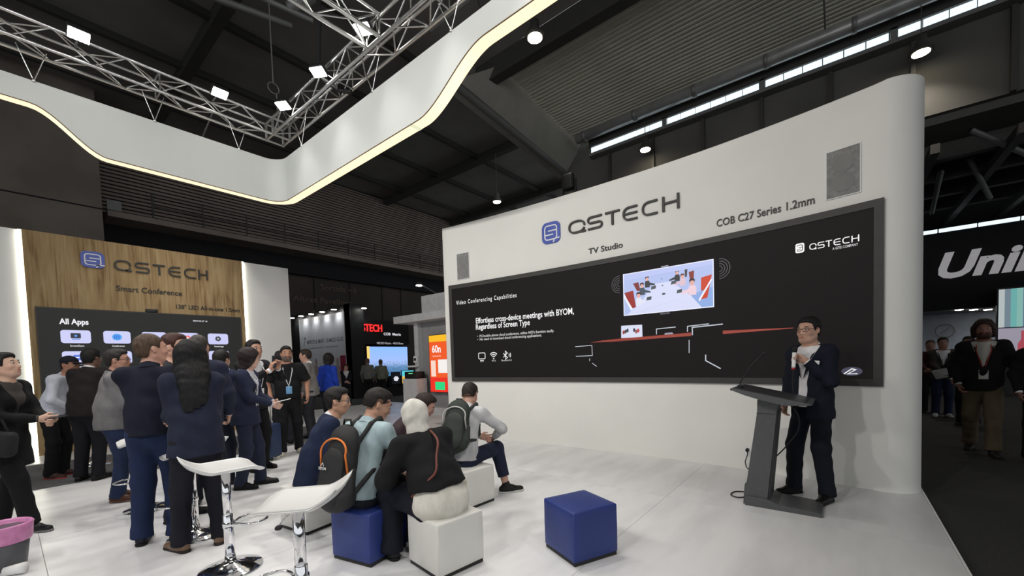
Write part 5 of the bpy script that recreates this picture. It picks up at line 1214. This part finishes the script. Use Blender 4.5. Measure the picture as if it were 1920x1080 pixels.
    if top in ('jacket', 'coat'):
        garment('shirt', 0.010, cloth(shirt), None, False, 0.05, 4, 0.001)
        garment('jacket' if top == 'jacket' else 'coat', 0.026, tm, 'long', vneck, hemd, 5, 0.0042)
        for S0, e, w in arms:
            S = SDF(); S.cone(w-nrm(w-e)*0.03, w+nrm(w-e)*0.010, 0.033, 0.033, 0, None, 3); obj('cuff', S.mesh(0.008, 'cuff'), cloth(shirt), root)
        if vneck:
            for sg in (1, -1):
                c0 = wai+0.05*dr(a2); g = lambda l, u, f: c0+lft*l*sg+dr(a2)*u+fwd*f
                fr = rc*0.68+0.028
                MB().add([g(0.006, 0.02, fr+0.012), g(0.055, 0.17, fr+0.010), g(0.085, 0.155, fr+0.002), g(0.075, 0.215, fr-0.004), g(0.090, 0.275, fr-0.05), g(0.070, 0.285, fr-0.055), g(0.034, 0.13, fr+0.004)], [[0, 1, 2], [2, 3, 1], [1, 3, 4], [1, 4, 5], [0, 1, 6]]).build('lapel', tm, root)
    elif top: garment({'shirt': 'shirt', 'polo': 'polo_shirt', 'sweater': 'sweater'}.get(top, 'top'), 0.017+loose*0.5, tm, sleeve, False, hemd, 6, 0.0044)
    if tail:
        S = SDF(); S.ell(pel-fwp*0.01-0.01*V3(0, 0, 1), V3(0.165, 0.195, 0.17)*(0.6+0.4*b), np.stack([fwp, lftp, dr(a1)], 1), 0.02); S.half(pel+0.10*dr(a1), dr(a1)); S.half(pel-tail[1]*V3(0, 0, 1), V3(0, 0, -1.0)); obj('shirt_tail', S.mesh(cv, 'shirt_tail', 0.003, 16, 8), cloth(tail[0]), root)
    if collar and hair != 'hijab':
        cax = nrm(neck_dir+0.40*fwd); S = SDF(); S.cone(nkb-0.035*cax-fwd*0.006, nkb+0.026*cax-fwd*0.006, 0.086, 0.074, 0, None, 3)
        obj('collar', S.mesh(0.007, 'collar'), cloth(shirt) if top in ('jacket', 'coat') else tm, root)
    # --- hands
    for i, (S0, e, w) in enumerate(arms):
        sg = 1 if i == 0 else -1; d = nrm(w-e); dd = (ldir, rdir)[i]; d = nrm(V3(*dd)) if dd is not None else d
        pn = (lpalm, rpalm)[i]; pn = V3(*pn) if pn is not None else V3(0, -sg, 0.0); pn = nrm(pn-d*np.dot(pn, d)); side = np.cross(pn, d)*sg   # side: towards the thumb
        if np.dot(side, V3(1, 0, 0)) < -0.2 and (lpalm, rpalm)[i] is None: side = -side
        cu = math.radians(hands[i]); S = SDF(); w2 = w+d*0.012
        S.cone(w-d*0.015, w2+d*0.02, 0.024, 0.026, 0.01, (pn, 0.8))
        for q in (-0.028, -0.009, 0.010, 0.028): S.cone(w2+d*0.015+side*q*0.7, w2+d*0.080+side*q, 0.016, 0.0125, 0.012, (pn, 0.85))
        for q, L in ((0.030, 0.072), (0.010, 0.080), (-0.010, 0.075), (-0.029, 0.058)):
            p0 = w2+d*0.080+side*q; b1 = nrm(d*math.cos(cu)+pn*math.sin(cu)); b2 = nrm(d*math.cos(2.1*cu)+pn*math.sin(2.1*cu)); b3 = nrm(d*math.cos(2.9*cu)+pn*math.sin(2.9*cu))
            p1 = p0+b1*L*0.48; p2 = p1+b2*L*0.30; p3 = p2+b3*L*0.22; S.cone(p0, p1, 0.0098, 0.0088, 0.003); S.cone(p1, p2, 0.0088, 0.0080, 0.003); S.cone(p2, p3, 0.0080, 0.0070, 0.003)
        p0 = w2+d*0.022+side*0.024; p1 = p0+nrm(d*0.7+side*0.65+pn*0.35)*0.042; p2 = p1+nrm(d*0.85+side*0.1+pn*(0.3+0.5*math.sin(cu)))*0.035; S.cone(p0, p1, 0.0135, 0.011, 0.008); S.cone(p1, p2, 0.0105, 0.0085, 0.003)
        obj('hand', S.mesh(0.0052 if fine < 0.012 else 0.008, 'hand'), sk, root)
    def chestpt(l, u, out):
        p = wai+dr(a2)*u+lft*l; return p+fwd*out
    fo = rc*0.68+(0.034 if top in ('jacket', 'coat') else 0.024)
    if lanyard:
        lm = cloth(lanyard); MB().tube([nkb+lft*0.06+fwd*0.02+up3*0.03, chestpt(0.065, 0.27, fo-0.005), chestpt(0.03, 0.12, fo+0.012), chestpt(0.0, 0.02, fo+0.014+0.35*max(0, b-1.05))], 0.006, 6).build('lanyard', lm, root, True)
        MB().tube([nkb-lft*0.06+fwd*0.02+up3*0.03, chestpt(-0.065, 0.27, fo-0.005), chestpt(-0.03, 0.12, fo+0.012), chestpt(0.0, 0.02, fo+0.014+0.35*max(0, b-1.05))], 0.006, 6).build('lanyard', lm, root, True)
        bd = rbox_mesh(0.085, 0.006, 0.12, 0.002, 1); o = obj('name_badge', bd, cloth(badge or (225, 225, 225), 0.4), root); R = np.stack([lft, -fwd, dr(a2)], 1); o.matrix_local = Matrix([[*R[0], 0], [*R[1], 0], [*R[2], 0], [0, 0, 0, 1]]); o.location = chestpt(0.0, -0.04, fo+0.02+0.35*max(0, b-1.05))
    info = dict(root=root, s=s, H=H, HR=HR, arms=arms, fwd=fwd, lft=lft, up=up3, che=che, nkb=nkb, wai=wai, pel=pel, dr=dr, a2=a2, rc=rc, chestpt=chestpt, fo=fo, legs=legs)
    info['world'] = lambda p: tuple((Matrix.Translation((x, y, z)) @ Matrix.Rotation(math.radians(yaw), 4, 'Z') @ Matrix.Scale(s, 4)) @ Vector(tuple(p)))
    info['yaw'] = yaw
    return info
_mcc = {}
def mat_cache(nm, c, r):
    if nm not in _mcc: _mcc[nm] = mat(nm, c, r)
    return _mcc[nm]
# ================================================================== PEOPLE placed
FN = 0.0095; FM = 0.0125; FF = 0.017
NAVY = (26, 32, 52); BLK = (20, 19, 21)
def held(name, lb, cat, me, m, inf, p, R=None, parts=None):
    o = thing(name, lb, cat, inf['world'](p)); o.rotation_euler = (0, 0, math.radians(inf['yaw']))
    q = obj('body', me, m, o)
    if R is not None: q.rotation_euler = Matrix(R).to_euler()
    return o, q
# ---- the speaker
sp = person('speaker in a navy suit and glasses holding a microphone beside the lectern', 4.97, 0.22, 147, 1.77, skin=(214, 166, 140), hair='short', hc=(16, 14, 14), tc=(20, 24, 38), shirt=(232, 230, 232), pants=(20, 23, 34), shoes=(20, 19, 19),
    lean=1, hunch=4, head=(4, 2, 0), lw=(0.185, 0.085, 1.325), lhint=(-0.15, 0.45, -1.0), ldir=(0.45, -0.62, 0.55), lpalm=(0.75, 0.1, -0.5), hands=(50, 30), open_front=0.045, fine=0.0085, glasses=(60, 22, 20), bulk=1.0, lf=(0.02, 0.15, 0.085), rf=(0.05, -0.15, 0.085), fyaw=(14, -10), hem=0.16)
def hand_mic(inf):
    e, w = inf['arms'][0][1], inf['arms'][0][2]; d = nrm(V3(0.45, -0.62, 0.55)); c = w+d*0.10+V3(0.035, 0.0, -0.01)
    o = thing('hand_microphone', 'white and black hand microphone held up to the speaker\'s chin', 'microphone', inf['world'](c)); o.rotation_euler = (0, math.radians(-6), math.radians(inf['yaw']))
    MB().lathe([(0.015, -0.10), (0.0165, -0.09), (0.018, 0.045)], 16).build('handle', MT['seat_white'], o, True)
    MB().lathe([(0.0155, -0.118), (0.0155, -0.10)], 16).build('red_ring', mat('red_ring', (0.45, 0.03, 0.03), 0.4), o, True)
    MB().lathe([(0.018, 0.045), (0.021, 0.055), (0.024, 0.075), (0.022, 0.095), (0.010, 0.108)], 16).build('foam_head', MT['black_cloth'], o, True)
    MB().tube([(0, 0, -0.115), (0.0, 0.0, -0.25), (-0.01, 0.02, -0.40)], 0.004, 6, soft=4).build('cord', MT['black'], o, True)
    b = obj('name_tag', rbox_mesh(0.004, 0.09, 0.035, 0.002, 1), MT['seat_white'], inf['root']); b.location = inf['chestpt'](0.120, 0.235, inf['fo']+0.010); b.rotation_euler = (math.radians(-8), 0.1, 0.25)
hand_mic(sp)

# ---- seated audience
S = CH-0.01
p19 = person('seated man in a navy suit and glasses, leftmost of the seated group', 1.74, 3.77, -28, 1.76, skin=(205, 155, 125), hc=(22, 18, 18), tc=(30, 40, 66), pants=(24, 30, 50), seat=S, lean=14, hunch=14, head=(-8, 4, 0), lw=(0.36, 0.06, 0.62), rw=(0.36, -0.06, 0.62), glasses=(90, 85, 80), fine=FN, bulk=1.05)
p20 = person('seated man in a pale blue sweater looking down, wearing the orange-trimmed backpack', 1.68, 2.89, 14, 1.76, skin=(200, 150, 122), hair='fade', hc=(28, 22, 20), top='sweater', tc=(168, 188, 194), pants=(34, 36, 44), shoes=(26, 24, 24), seat=S, lean=8, hunch=14, head=(-36, 24, 0), lw=(0.36, -0.02, 0.66), rw=(0.34, -0.10, 0.66), rhint=(-0.3, -0.9, -0.4), fine=FN)
p21 = person('seated man in a dark brown jacket bent over his phone behind the head scarf', 2.40, 3.58, -42, 1.72, skin=(205, 150, 130), hc=(44, 32, 28), top='jacket', vneck=False, tc=(62, 48, 54), shirt=(60, 46, 50), pants=(40, 38, 44), seat=S, lean=22, hunch=26, head=(-4, 30, 0), lw=(0.50, 0.04, 0.62), rw=(0.50, -0.05, 0.62), fine=FM)
p22 = person('seated woman in a pale head scarf and black sweater with a white shirt hem', 1.93, 2.25, 78, 1.66, skin=(214, 172, 150), hair='hijab', top='sweater', tc=(22, 22, 24), pants=(24, 26, 38), shoes=(30, 30, 34), seat=S, lean=16, hunch=20, head=(10, 18, 0), roll=-4, lw=(0.36, 0.14, 0.60), rw=(0.38, -0.02, 0.60), lhint=(-0.4, 0.9, -0.3), female=True, bulk=1.36, loose=0.024, hem=-0.10, tail=((222, 218, 208), 0.12), collar=False, fine=FN, lf=(0.34, 0.26, 0.085), rf=(0.40, 0.02, 0.085))
p23 = person('seated man in a pale grey shirt with a green-black backpack, nearest the screen', 2.93, 3.05, 20, 1.72, skin=(208, 158, 135), hair='fade', hc=(40, 30, 27), top='shirt', tc=(190, 190, 192), pants=(30, 36, 56), shoes=(26, 26, 28), sole=(215, 215, 212), seat=S, lean=10, hunch=20, head=(4, 24, 0), lw=(0.50, 0.02, 0.60), rw=(0.38, -0.22, 0.62), rhint=(-0.1, -1.0, -0.3), rf=(0.38, -0.34, 0.085), lf=(0.44, 0.02, 0.085), fyaw=(0, -55), crop=0.10, fine=FN)

# ---- standing group before the oak wall
p1 = person('woman in black at the left frame edge walking with raised head', -0.01, 6.06, -42, 1.66, skin=(222, 178, 152), hair='short', hc=(20, 17, 17), top='coat', hem=0.30, vneck=True, tc=(18, 18, 20), shirt=(70, 66, 64), pants=(18, 18, 20), shoes=(22, 22, 24), sole=(120, 120, 120), female=True, lean=3, head=(8, -12, 0), rw=(0.32, -0.04, 1.10), lw=(0.34, 0.04, 1.08), lf=(-0.18, 0.10, 0.10), rf=(0.24, -0.09, 0.085), fine=FN)
p2 = person('man in a white shirt and dark cap leaning forward at the far left', 0.42, 8.62, -40, 1.74, skin=(176, 120, 92), hair='crop', hc=(24, 20, 20), cap=(24, 26, 40), top='shirt', tc=(206, 210, 222), pants=(16, 16, 18), shoes=(60, 40, 36), sole=(170, 60, 50), lean=16, hunch=12, head=(-6, 10, 0), lw=(0.34, 0.06, 0.98), rw=(0.32, -0.08, 0.96), rhint=(-0.6, -0.8, -0.2), fine=FM)
p3 = person('man in a black suit seen from behind at the far left', 0.68, 7.95, 48, 1.80, skin=(120, 84, 66), hc=(14, 13, 13), tc=(30, 24, 25), pants=(20, 20, 26), shoes=(22, 20, 20), lean=8, hunch=10, head=(-8, 6, 0), lw=(0.30, 0.05, 1.0), rw=(0.30, -0.05, 1.0), fine=FM, bulk=1.05)
p4 = person('bearded man in a grey blazer, jeans and brown shoes', 0.76, 6.40, -8, 1.71, skin=(196, 142, 118), hc=(40, 36, 36), tc=(120, 118, 120), shirt=(40, 40, 44), pants=(40, 52, 82), shoes=(82, 52, 38), sole=(120, 96, 80), glasses=(40, 36, 36), lean=1, hunch=8, head=(-14, 2, 0), lw=(0.26, 0.0, 1.05), rw=(0.26, -0.02, 1.02), rhint=(-0.5, -0.8, -0.4), bulk=1.14, fine=FM, fyaw=(2, -30))
p5 = person('man with cropped fair hair, navy shirt and jeans, arms folded, seen from behind', 0.78, 4.52, 62, 1.76, skin=(212, 158, 134), hair='crop', hc=(84, 66, 52), top='shirt', tc=(22, 26, 42), pants=(30, 42, 74), shoes=(22, 24, 36), sole=(20, 20, 26), lean=0, hunch=5, head=(-52, -2, 0), lw=(0.24, -0.10, 1.14), rw=(0.25, 0.08, 1.12), lhint=(-0.1, 0.55, -1.0), rhint=(-0.1, -0.55, -1.0), bulk=1.08, fine=FN, loose=0.006, lf=(0.02, 0.13, 0.085), rf=(-0.02, -0.12, 0.085), lanyard=(200, 200, 206))
p6 = person('red-haired man in a charcoal jacket in profile', 1.02, 5.03, -38, 1.80, skin=(220, 166, 142), hair='short', hc=(66, 36, 29), tc=(52, 52, 58), shirt=(24, 28, 44), pants=(30, 34, 50), shoes=(18, 18, 20), lean=1, hunch=4, head=(-4, 0, 0), lw=(0.24, 0.0, 1.1), rw=(0.25, 0.0, 1.08), fine=FN)
p7 = person('grey-haired man mostly hidden behind the long-haired woman', 1.32, 5.35, 60, 1.82, skin=(200, 150, 128), hair='crop', hc=(66, 58, 54), tc=(34, 40, 58), pants=(28, 30, 40), fine=FM, bulk=1.08)
p7b = person('dark-haired man in a navy blazer showing right of the long black hair', 1.65, 6.05, 40, 1.70, skin=(196, 150, 125), hc=(24, 20, 20), tc=(28, 36, 60), pants=(28, 32, 46), fine=FM, lean=10, head=(0, 8, 0))
p8 = person('woman with long black hair in a dark navy suit, seen from behind', 0.955, 4.05, 80, 1.68, skin=(214, 170, 148), hair='long', hc=(17, 15, 17), tc=(34, 39, 58), pants=(26, 27, 36), shoes=(120, 96, 78), sole=(40, 34, 32), female=True, lean=0, hunch=5, head=(-14, 0, 0), lw=(0.23, -0.06, 1.10), rw=(0.24, 0.06, 1.08), lhint=(-0.1, 0.55, -1.0), rhint=(-0.1, -0.55, -1.0), hem=0.14, bulk=1.08, fine=FN, lf=(0.05, 0.14, 0.085), rf=(0.03, -0.13, 0.085), fyaw=(28, -24))
p9 = person('woman with a black bob and navy suit holding a white leaflet', 1.83, 5.64, -38, 1.69, skin=(220, 176, 155), hair='bob', hc=(34, 20, 20), tc=(36, 42, 64), shirt=(206, 208, 216), pants=(36, 42, 62), shoes=(16, 16, 18), female=True, lean=1, hunch=7, head=(42, 8, 0), lw=(0.30, 0.06, 1.06), rw=(0.32, -0.06, 1.04), rhint=(-0.6, -0.7, -0.4), fine=FN, hem=0.14, bulk=1.02, lf=(0.10, 0.09, 0.085), rf=(-0.06, -0.10, 0.085), lanyard=(215, 215, 220))
p10 = person('tall dark-haired man in a black suit raising a phone with both hands', 2.22, 6.50, -72, 1.84, skin=(196, 146, 122), hc=(18, 16, 16), tc=(24, 24, 28), shirt=(220, 220, 224), pants=(20, 20, 24), lw=(0.36, 0.10, 1.36), rw=(0.36, -0.02, 1.34), ldir=(0.3, -0.1, 0.9), rdir=(0.3, 0.1, 0.9), lpalm=(0.3, -1, 0), rpalm=(0.3, 1, 0), lhint=(0, 1, -1), rhint=(0, -1, -1), fine=FM, lanyard=(225, 225, 225))
p12 = person('man in a grey jacket seen from behind, left of the man in the black polo', 3.26, 8.14, 75, 1.75, skin=(180, 136, 112), hair='fade', hc=(38, 34, 34), top='shirt', tc=(66, 66, 70), pants=(34, 34, 40), fine=FF, facefine=False)
p13 = person('man in a black polo shirt with a blue badge facing the camera', 2.98, 7.20, -108, 1.79, skin=(186, 132, 104), hc=(20, 18, 18), top='polo', sleeve='short', tc=(20, 20, 22), pants=(17, 17, 19), shoes=(205, 200, 186), sole=(215, 212, 205), beard=(104, 92, 86), lanyard=(225, 228, 232), badge=(120, 170, 215), lean=0, head=(4, 0, 0), lw=(0.10, 0.27, 0.93), rw=(0.12, -0.25, 0.95), bulk=1.18, fine=FM, lf=(0.0, 0.12, 0.085), rf=(0.18, -0.14, 0.085), fyaw=(10, -30))
p14 = person('man in a grey blazer in profile behind the man in the black polo', 3.91, 8.40, 140, 1.79, skin=(210, 160, 138), hc=(48, 38, 34), tc=(128, 126, 124), shirt=(220, 220, 222), pants=(48, 48, 54), fine=FF, head=(0, 4, 0))
p15 = person('dark-haired woman in a bright blue blouse seen from behind', 4.42, 8.69, 20, 1.71, skin=(190, 140, 118), hair='bob', hc=(24, 20, 20), top='shirt', tc=(28, 62, 170), pants=(26, 28, 40), female=True, fine=FF, bulk=1.1, facefine=False, head=(20, 8, 0))
p16 = person('red-haired woman in a dark suit standing by the black booth', 8.06, 14.45, -112, 1.58, skin=(220, 170, 150), hair='curly', hc=(84, 42, 30), tc=(26, 26, 34), pants=(24, 24, 30), female=True, fine=FF, z=-0.1, lw=(0.22, 0.02, 1.05), rw=(0.24, 0.0, 1.02))
p17 = person('bald man in a grey sweater, left of two backs at the city screen', 9.35, 15.05, 58, 1.80, skin=(190, 150, 130), hair='bald', hc=(120, 96, 84), top='sweater', tc=(112, 112, 108), pants=(24, 24, 28), fine=FF, z=-0.1, facefine=False)
p18 = person('man in an olive sweater, right of two backs at the city screen', 9.90, 14.95, 60, 1.74, skin=(190, 150, 130), hair='crop', hc=(96, 80, 70), top='sweater', tc=(116, 118, 104), pants=(26, 26, 30), fine=FF, z=-0.1, facefine=False, bulk=1.1)
# ---- the dark aisle on the right
q1 = person('bearded man in a dark blazer and khaki trousers walking in the dark aisle', 8.80, -1.58, 172, 1.90, skin=(150, 100, 84), hair='curly', hc=(48, 30, 26), tc=(18, 18, 22), shirt=(190, 186, 180), pants=(92, 80, 62), shoes=(40, 34, 30), beard=(70, 44, 38), lanyard=(150, 60, 50), badge=(205, 200, 195), fine=FM, z=-0.1, lf=(0.22, 0.09, 0.085), rf=(-0.20, -0.10, 0.12), lw=(0.10, 0.30, 0.92), bulk=1.08, loose=0.008)
q2 = person('man in a dark suit in the aisle behind the bearded man', 11.7, -1.92, 160, 1.72, skin=(160, 116, 98), hc=(20, 18, 18), tc=(16, 16, 20), pants=(16, 16, 20), shoes=(22, 20, 20), fine=FF, z=-0.1)
q3 = person('visitor in a dark red jacket beside the white wall end in the aisle', 13.6, -1.62, 175, 1.70, skin=(170, 124, 104), hair='fade', hc=(70, 60, 56), top='sweater', tc=(58, 26, 28), pants=(24, 24, 30), fine=FF, z=-0.1, lw=(0.30, 0.0, 1.05), rw=(0.30, -0.04, 1.03))
q4 = person('visitor in a grey coat holding a white sheet in the aisle', 12.9, -1.72, -178, 1.74, skin=(170, 124, 104), hc=(26, 22, 22), tc=(50, 48, 46), pants=(28, 34, 60), shoes=(190, 190, 190), fine=FF, z=-0.1, lw=(0.32, 0.04, 1.0), rw=(0.32, -0.06, 1.0))
q5 = person('dark figure cut off by the right frame edge in the aisle', 8.35, -2.02, 176, 1.76, skin=(150, 108, 92), hc=(16, 14, 14), tc=(16, 16, 18), pants=(16, 16, 18), fine=FF, z=-0.1, facefine=False)

# ---- bags and things in hands
def like(inf, name, lb, cat, group=None):
    r = inf['root']; o = thing(name, lb, cat, tuple(r.location), math.radians(inf['yaw']), group); o.scale = r.scale; return o
def backpack(inf, lb, m, pm, w=0.30, h=0.45, d=0.15, drop=0.05, brand=None, brand_m=None):
    t = like(inf, 'backpack', lb, 'backpack'); f, l, u = inf['fwd'], inf['lft'], inf['dr'](inf['a2']); R = np.stack([f, l, u], 1)
    c = inf['che']-f*(inf['rc']*0.68+0.035+d/2)-u*(drop-0.02)
    P = lambda a, b, e: c+f*a+l*b+u*e
    S = SDF(); S.cone(P(0.01, 0, -h*0.36), P(0.02, 0, h*0.30), w*0.5, w*0.44, 0.03, (f, d/w)); S.cone(P(0.01, w*0.3, -h*0.42), P(0.01, -w*0.3, -h*0.42), d*0.42, d*0.42, 0.05)
    obj('main_compartment', S.mesh(0.009, 'main', 0.003, 20, 3), m, t)
    S = SDF(); S.cone(P(-d*0.36, 0, -h*0.34), P(-d*0.36, 0, h*0.02), w*0.40, w*0.36, 0.03, (f, 0.28)); obj('front_pocket', S.mesh(0.008, 'pocket', 0.002, 24, 5), m, t)
    for sg in (1, -1): S = SDF(); S.cone(P(0, sg*w*0.46, -h*0.36), P(0, sg*w*0.44, -h*0.08), 0.035, 0.03, 0.02); obj('side_pocket', S.mesh(0.008, 'pocket'), m, t)
    arcp = [P(-d*0.42, w*0.42*math.cos(a)*1.0, h*0.16+w*0.42*math.sin(a)*0.75) for a in [math.radians(-12+204*i/18) for i in range(19)]]
    MB().tube([P(-d*0.20, w*0.45, -h*0.12)]+arcp+[P(-d*0.20, -w*0.45, -h*0.12)], 0.0075, 6).build('piping', pm, t, True)
    for sg, s0 in ((1, 0), (-1, 1)):
        S0 = inf['arms'][s0][0]; n = inf['nkb']; sh_ = n+(S0-n)*0.62
        pts = [P(d*0.45, sg*w*0.22, h*0.30), n+(S0-n)*0.55-f*0.075+u*0.02, sh_+u*0.075, sh_+f*0.095-u*0.01, sh_+f*0.125-u*0.13, S0-l*sg*0.015+f*0.06-u*0.22, S0-l*sg*0.01-f*0.05-u*0.30, P(d*0.3, sg*w*0.42, -h*0.36)]
        S = SDF()
        for a, b in zip(pts[:-1], pts[1:]): S.cone(a, b, 0.018, 0.018, 0.012)
        obj('shoulder_strap', S.mesh(0.008, 'strap'), m, t)
    tube('grab_handle', [P(0.02, 0.04, h*0.52), P(0.01, 0.03, h*0.60), P(0.01, -0.03, h*0.60), P(0.02, -0.04, h*0.52)], 0.009, m, t)
    if brand:
        def on(yc, zc): return lambda x, y, dd: tuple(P(-d*0.5-0.026-dd, yc-x, zc+y))
        solid_text('lettering', fit_text(brand[0], 0.075, 0.018, bold=0.02), on(0.075, -h*0.08), 0.0, MT['seat_white'], t)
        v, q = stroke2d([(0.0, 0.0), (0.015, 0.024), (0.030, 0.0)], 0.004); solid_text('emblem', (v, q), on(0.055, -h*0.035), 0.0, MT['seat_white'], t)
        solid_text('lettering', fit_text(brand[1], 0.13, 0.024, bold=0.02), on(0.06, -h*0.40), 0.0, brand_m, t)
    return t
orange = mat('orange_piping', (0.75, 0.20, 0.03), 0.6); packm = mat('black_nylon', (0.016, 0.016, 0.017), 0.7, bump=0.2, bscale=150); packg = mat('dark_green_nylon', (0.022, 0.028, 0.024), 0.7, bump=0.2, bscale=150)
backpack(p20, 'black backpack with orange piping and small white lettering on a seated man', packm, orange, 0.29, 0.54, 0.18, 0.16, ('TETON', 'YKTN  MXT'), orange)
backpack(p23, 'dark green-black backpack with pale piping on the man nearest the screen', packg, mat('pale_piping', (0.45, 0.45, 0.43), 0.6), 0.30, 0.44, 0.15, 0.06)
def slab_in_hand(inf, name, lb, cat, p, size, m, rot=(0, 0, 0), parts=True):
    o = thing(name, lb, cat, inf['world'](p), math.radians(inf['yaw']))
    q = obj('sheet' if cat in ('leaflet', 'paper', 'booklet') else 'case', rbox_mesh(*size, min(size)*0.35, 2), m, o); q.rotation_euler = [math.radians(a) for a in rot]
    return o, q
slab_in_hand(p9, 'leaflet', 'white folded leaflet in the hands of the woman with the bob', 'leaflet', (0.44, 0.0, 1.075), (0.15, 0.10, 0.008), MT['paper'], (0, -12, 0))
o, q = slab_in_hand(p10, 'smartphone', 'dark phone held up by the tall man in the black suit', 'phone', (0.385, 0.03, 1.46), (0.010, 0.075, 0.155), MT['phone'], (0, 8, 0)); box('screen', (-0.0065, -0.034, -0.07), (-0.0055, 0.034, 0.07), em((60, 70, 90)), q)
o, q = slab_in_hand(p1, 'smartphone', 'dark phone in the hands of the woman at the left frame edge', 'phone', (0.45, 0.0, 1.10), (0.14, 0.07, 0.010), MT['phone'], (0, -10, 0)); box('screen', (-0.062, -0.031, 0.0055), (0.062, 0.031, 0.0065), em((70, 80, 100)), q)
slab_in_hand(p2, 'paper_sheet', 'white paper held by the leaning man in the white shirt', 'paper', (0.42, -0.02, 0.98), (0.24, 0.17, 0.006), MT['paper'], (8, -18, 0))
slab_in_hand(q4, 'paper_sheet', 'white sheet held low by the visitor in the dark aisle', 'paper', (0.46, 0.0, 1.0), (0.006, 0.42, 0.26), MT['paper'], (22, 40, 0))
slab_in_hand(p20, 'smartphone', 'phone in the hands of the seated man in the pale blue sweater', 'phone', (0.45, 0.0, 0.70), (0.14, 0.07, 0.010), MT['phone'], (0, -20, 0))
slab_in_hand(p21, 'smartphone', 'phone in the hands of the seated man in the brown jacket', 'phone', (0.60, 0.0, 0.66), (0.14, 0.07, 0.010), MT['phone'], (0, -20, 0))
b = thing('blue_folder', 'bright blue folder lying on the white stool behind the man in jeans', 'folder', (0.93, 5.70, 0.752)); obj('cover', rbox_mesh(0.24, 0.17, 0.012, 0.004, 2), mat('bright_blue_cover', (0.03, 0.22, 0.62), 0.4), b, loc=(0, 0, 0.006))
def crossbody():
    i = p22; t = like(i, 'crossbody_bag', 'small beige bag on a brown strap worn by the woman in the head scarf', 'bag'); f, l, u = i['fwd'], i['lft'], i['dr'](i['a2']); r = i['rc']*0.68+0.040
    n = i['nkb']; w = i['wai']; c = i['che']; br = mat('brown_strap', (0.16, 0.045, 0.03), 0.5)
    MB().tube([n-l*0.075+f*0.05, n-l*0.085+u*0.02, n-l*0.050-f*0.085-u*0.0, c-l*0.02-f*(r+0.045)+u*0.06, c+l*0.03-f*(r+0.050)-u*0.05, w+l*0.08-f*(r+0.045)+u*0.02, w+l*0.17-f*0.075-u*0.03, w+l*0.21+f*0.03-u*0.07], 0.009, 6, soft=6).build('strap', br, t, True)
    o = obj('pouch', rbox_mesh(0.14, 0.06, 0.10, 0.02), mat('beige_pouch', (0.55, 0.50, 0.40), 0.6), t); o.location = w-l*0.21+f*0.05-u*0.09
crossbody()
def handbag(inf, lb):
    t = like(inf, 'handbag', lb, 'handbag'); w = inf['wai']
    o = obj('pouch', rbox_mesh(0.30, 0.12, 0.24, 0.05), MT['black_cloth'], t); o.location = (0.14, -0.24, 0.90); o.rotation_euler = (0, 0.15, 0.1)
    tube('strap', [(0.02, -0.23, 1.0), (-0.02, -0.19, 1.25), tuple(inf['arms'][1][0]+V3(0, 0.0, 0.085)), (0.12, -0.18, 1.2), (0.24, -0.23, 1.0)], 0.010, MT['black_cloth'], t)
handbag(p1, 'black shoulder handbag at the hip of the woman at the left frame edge')
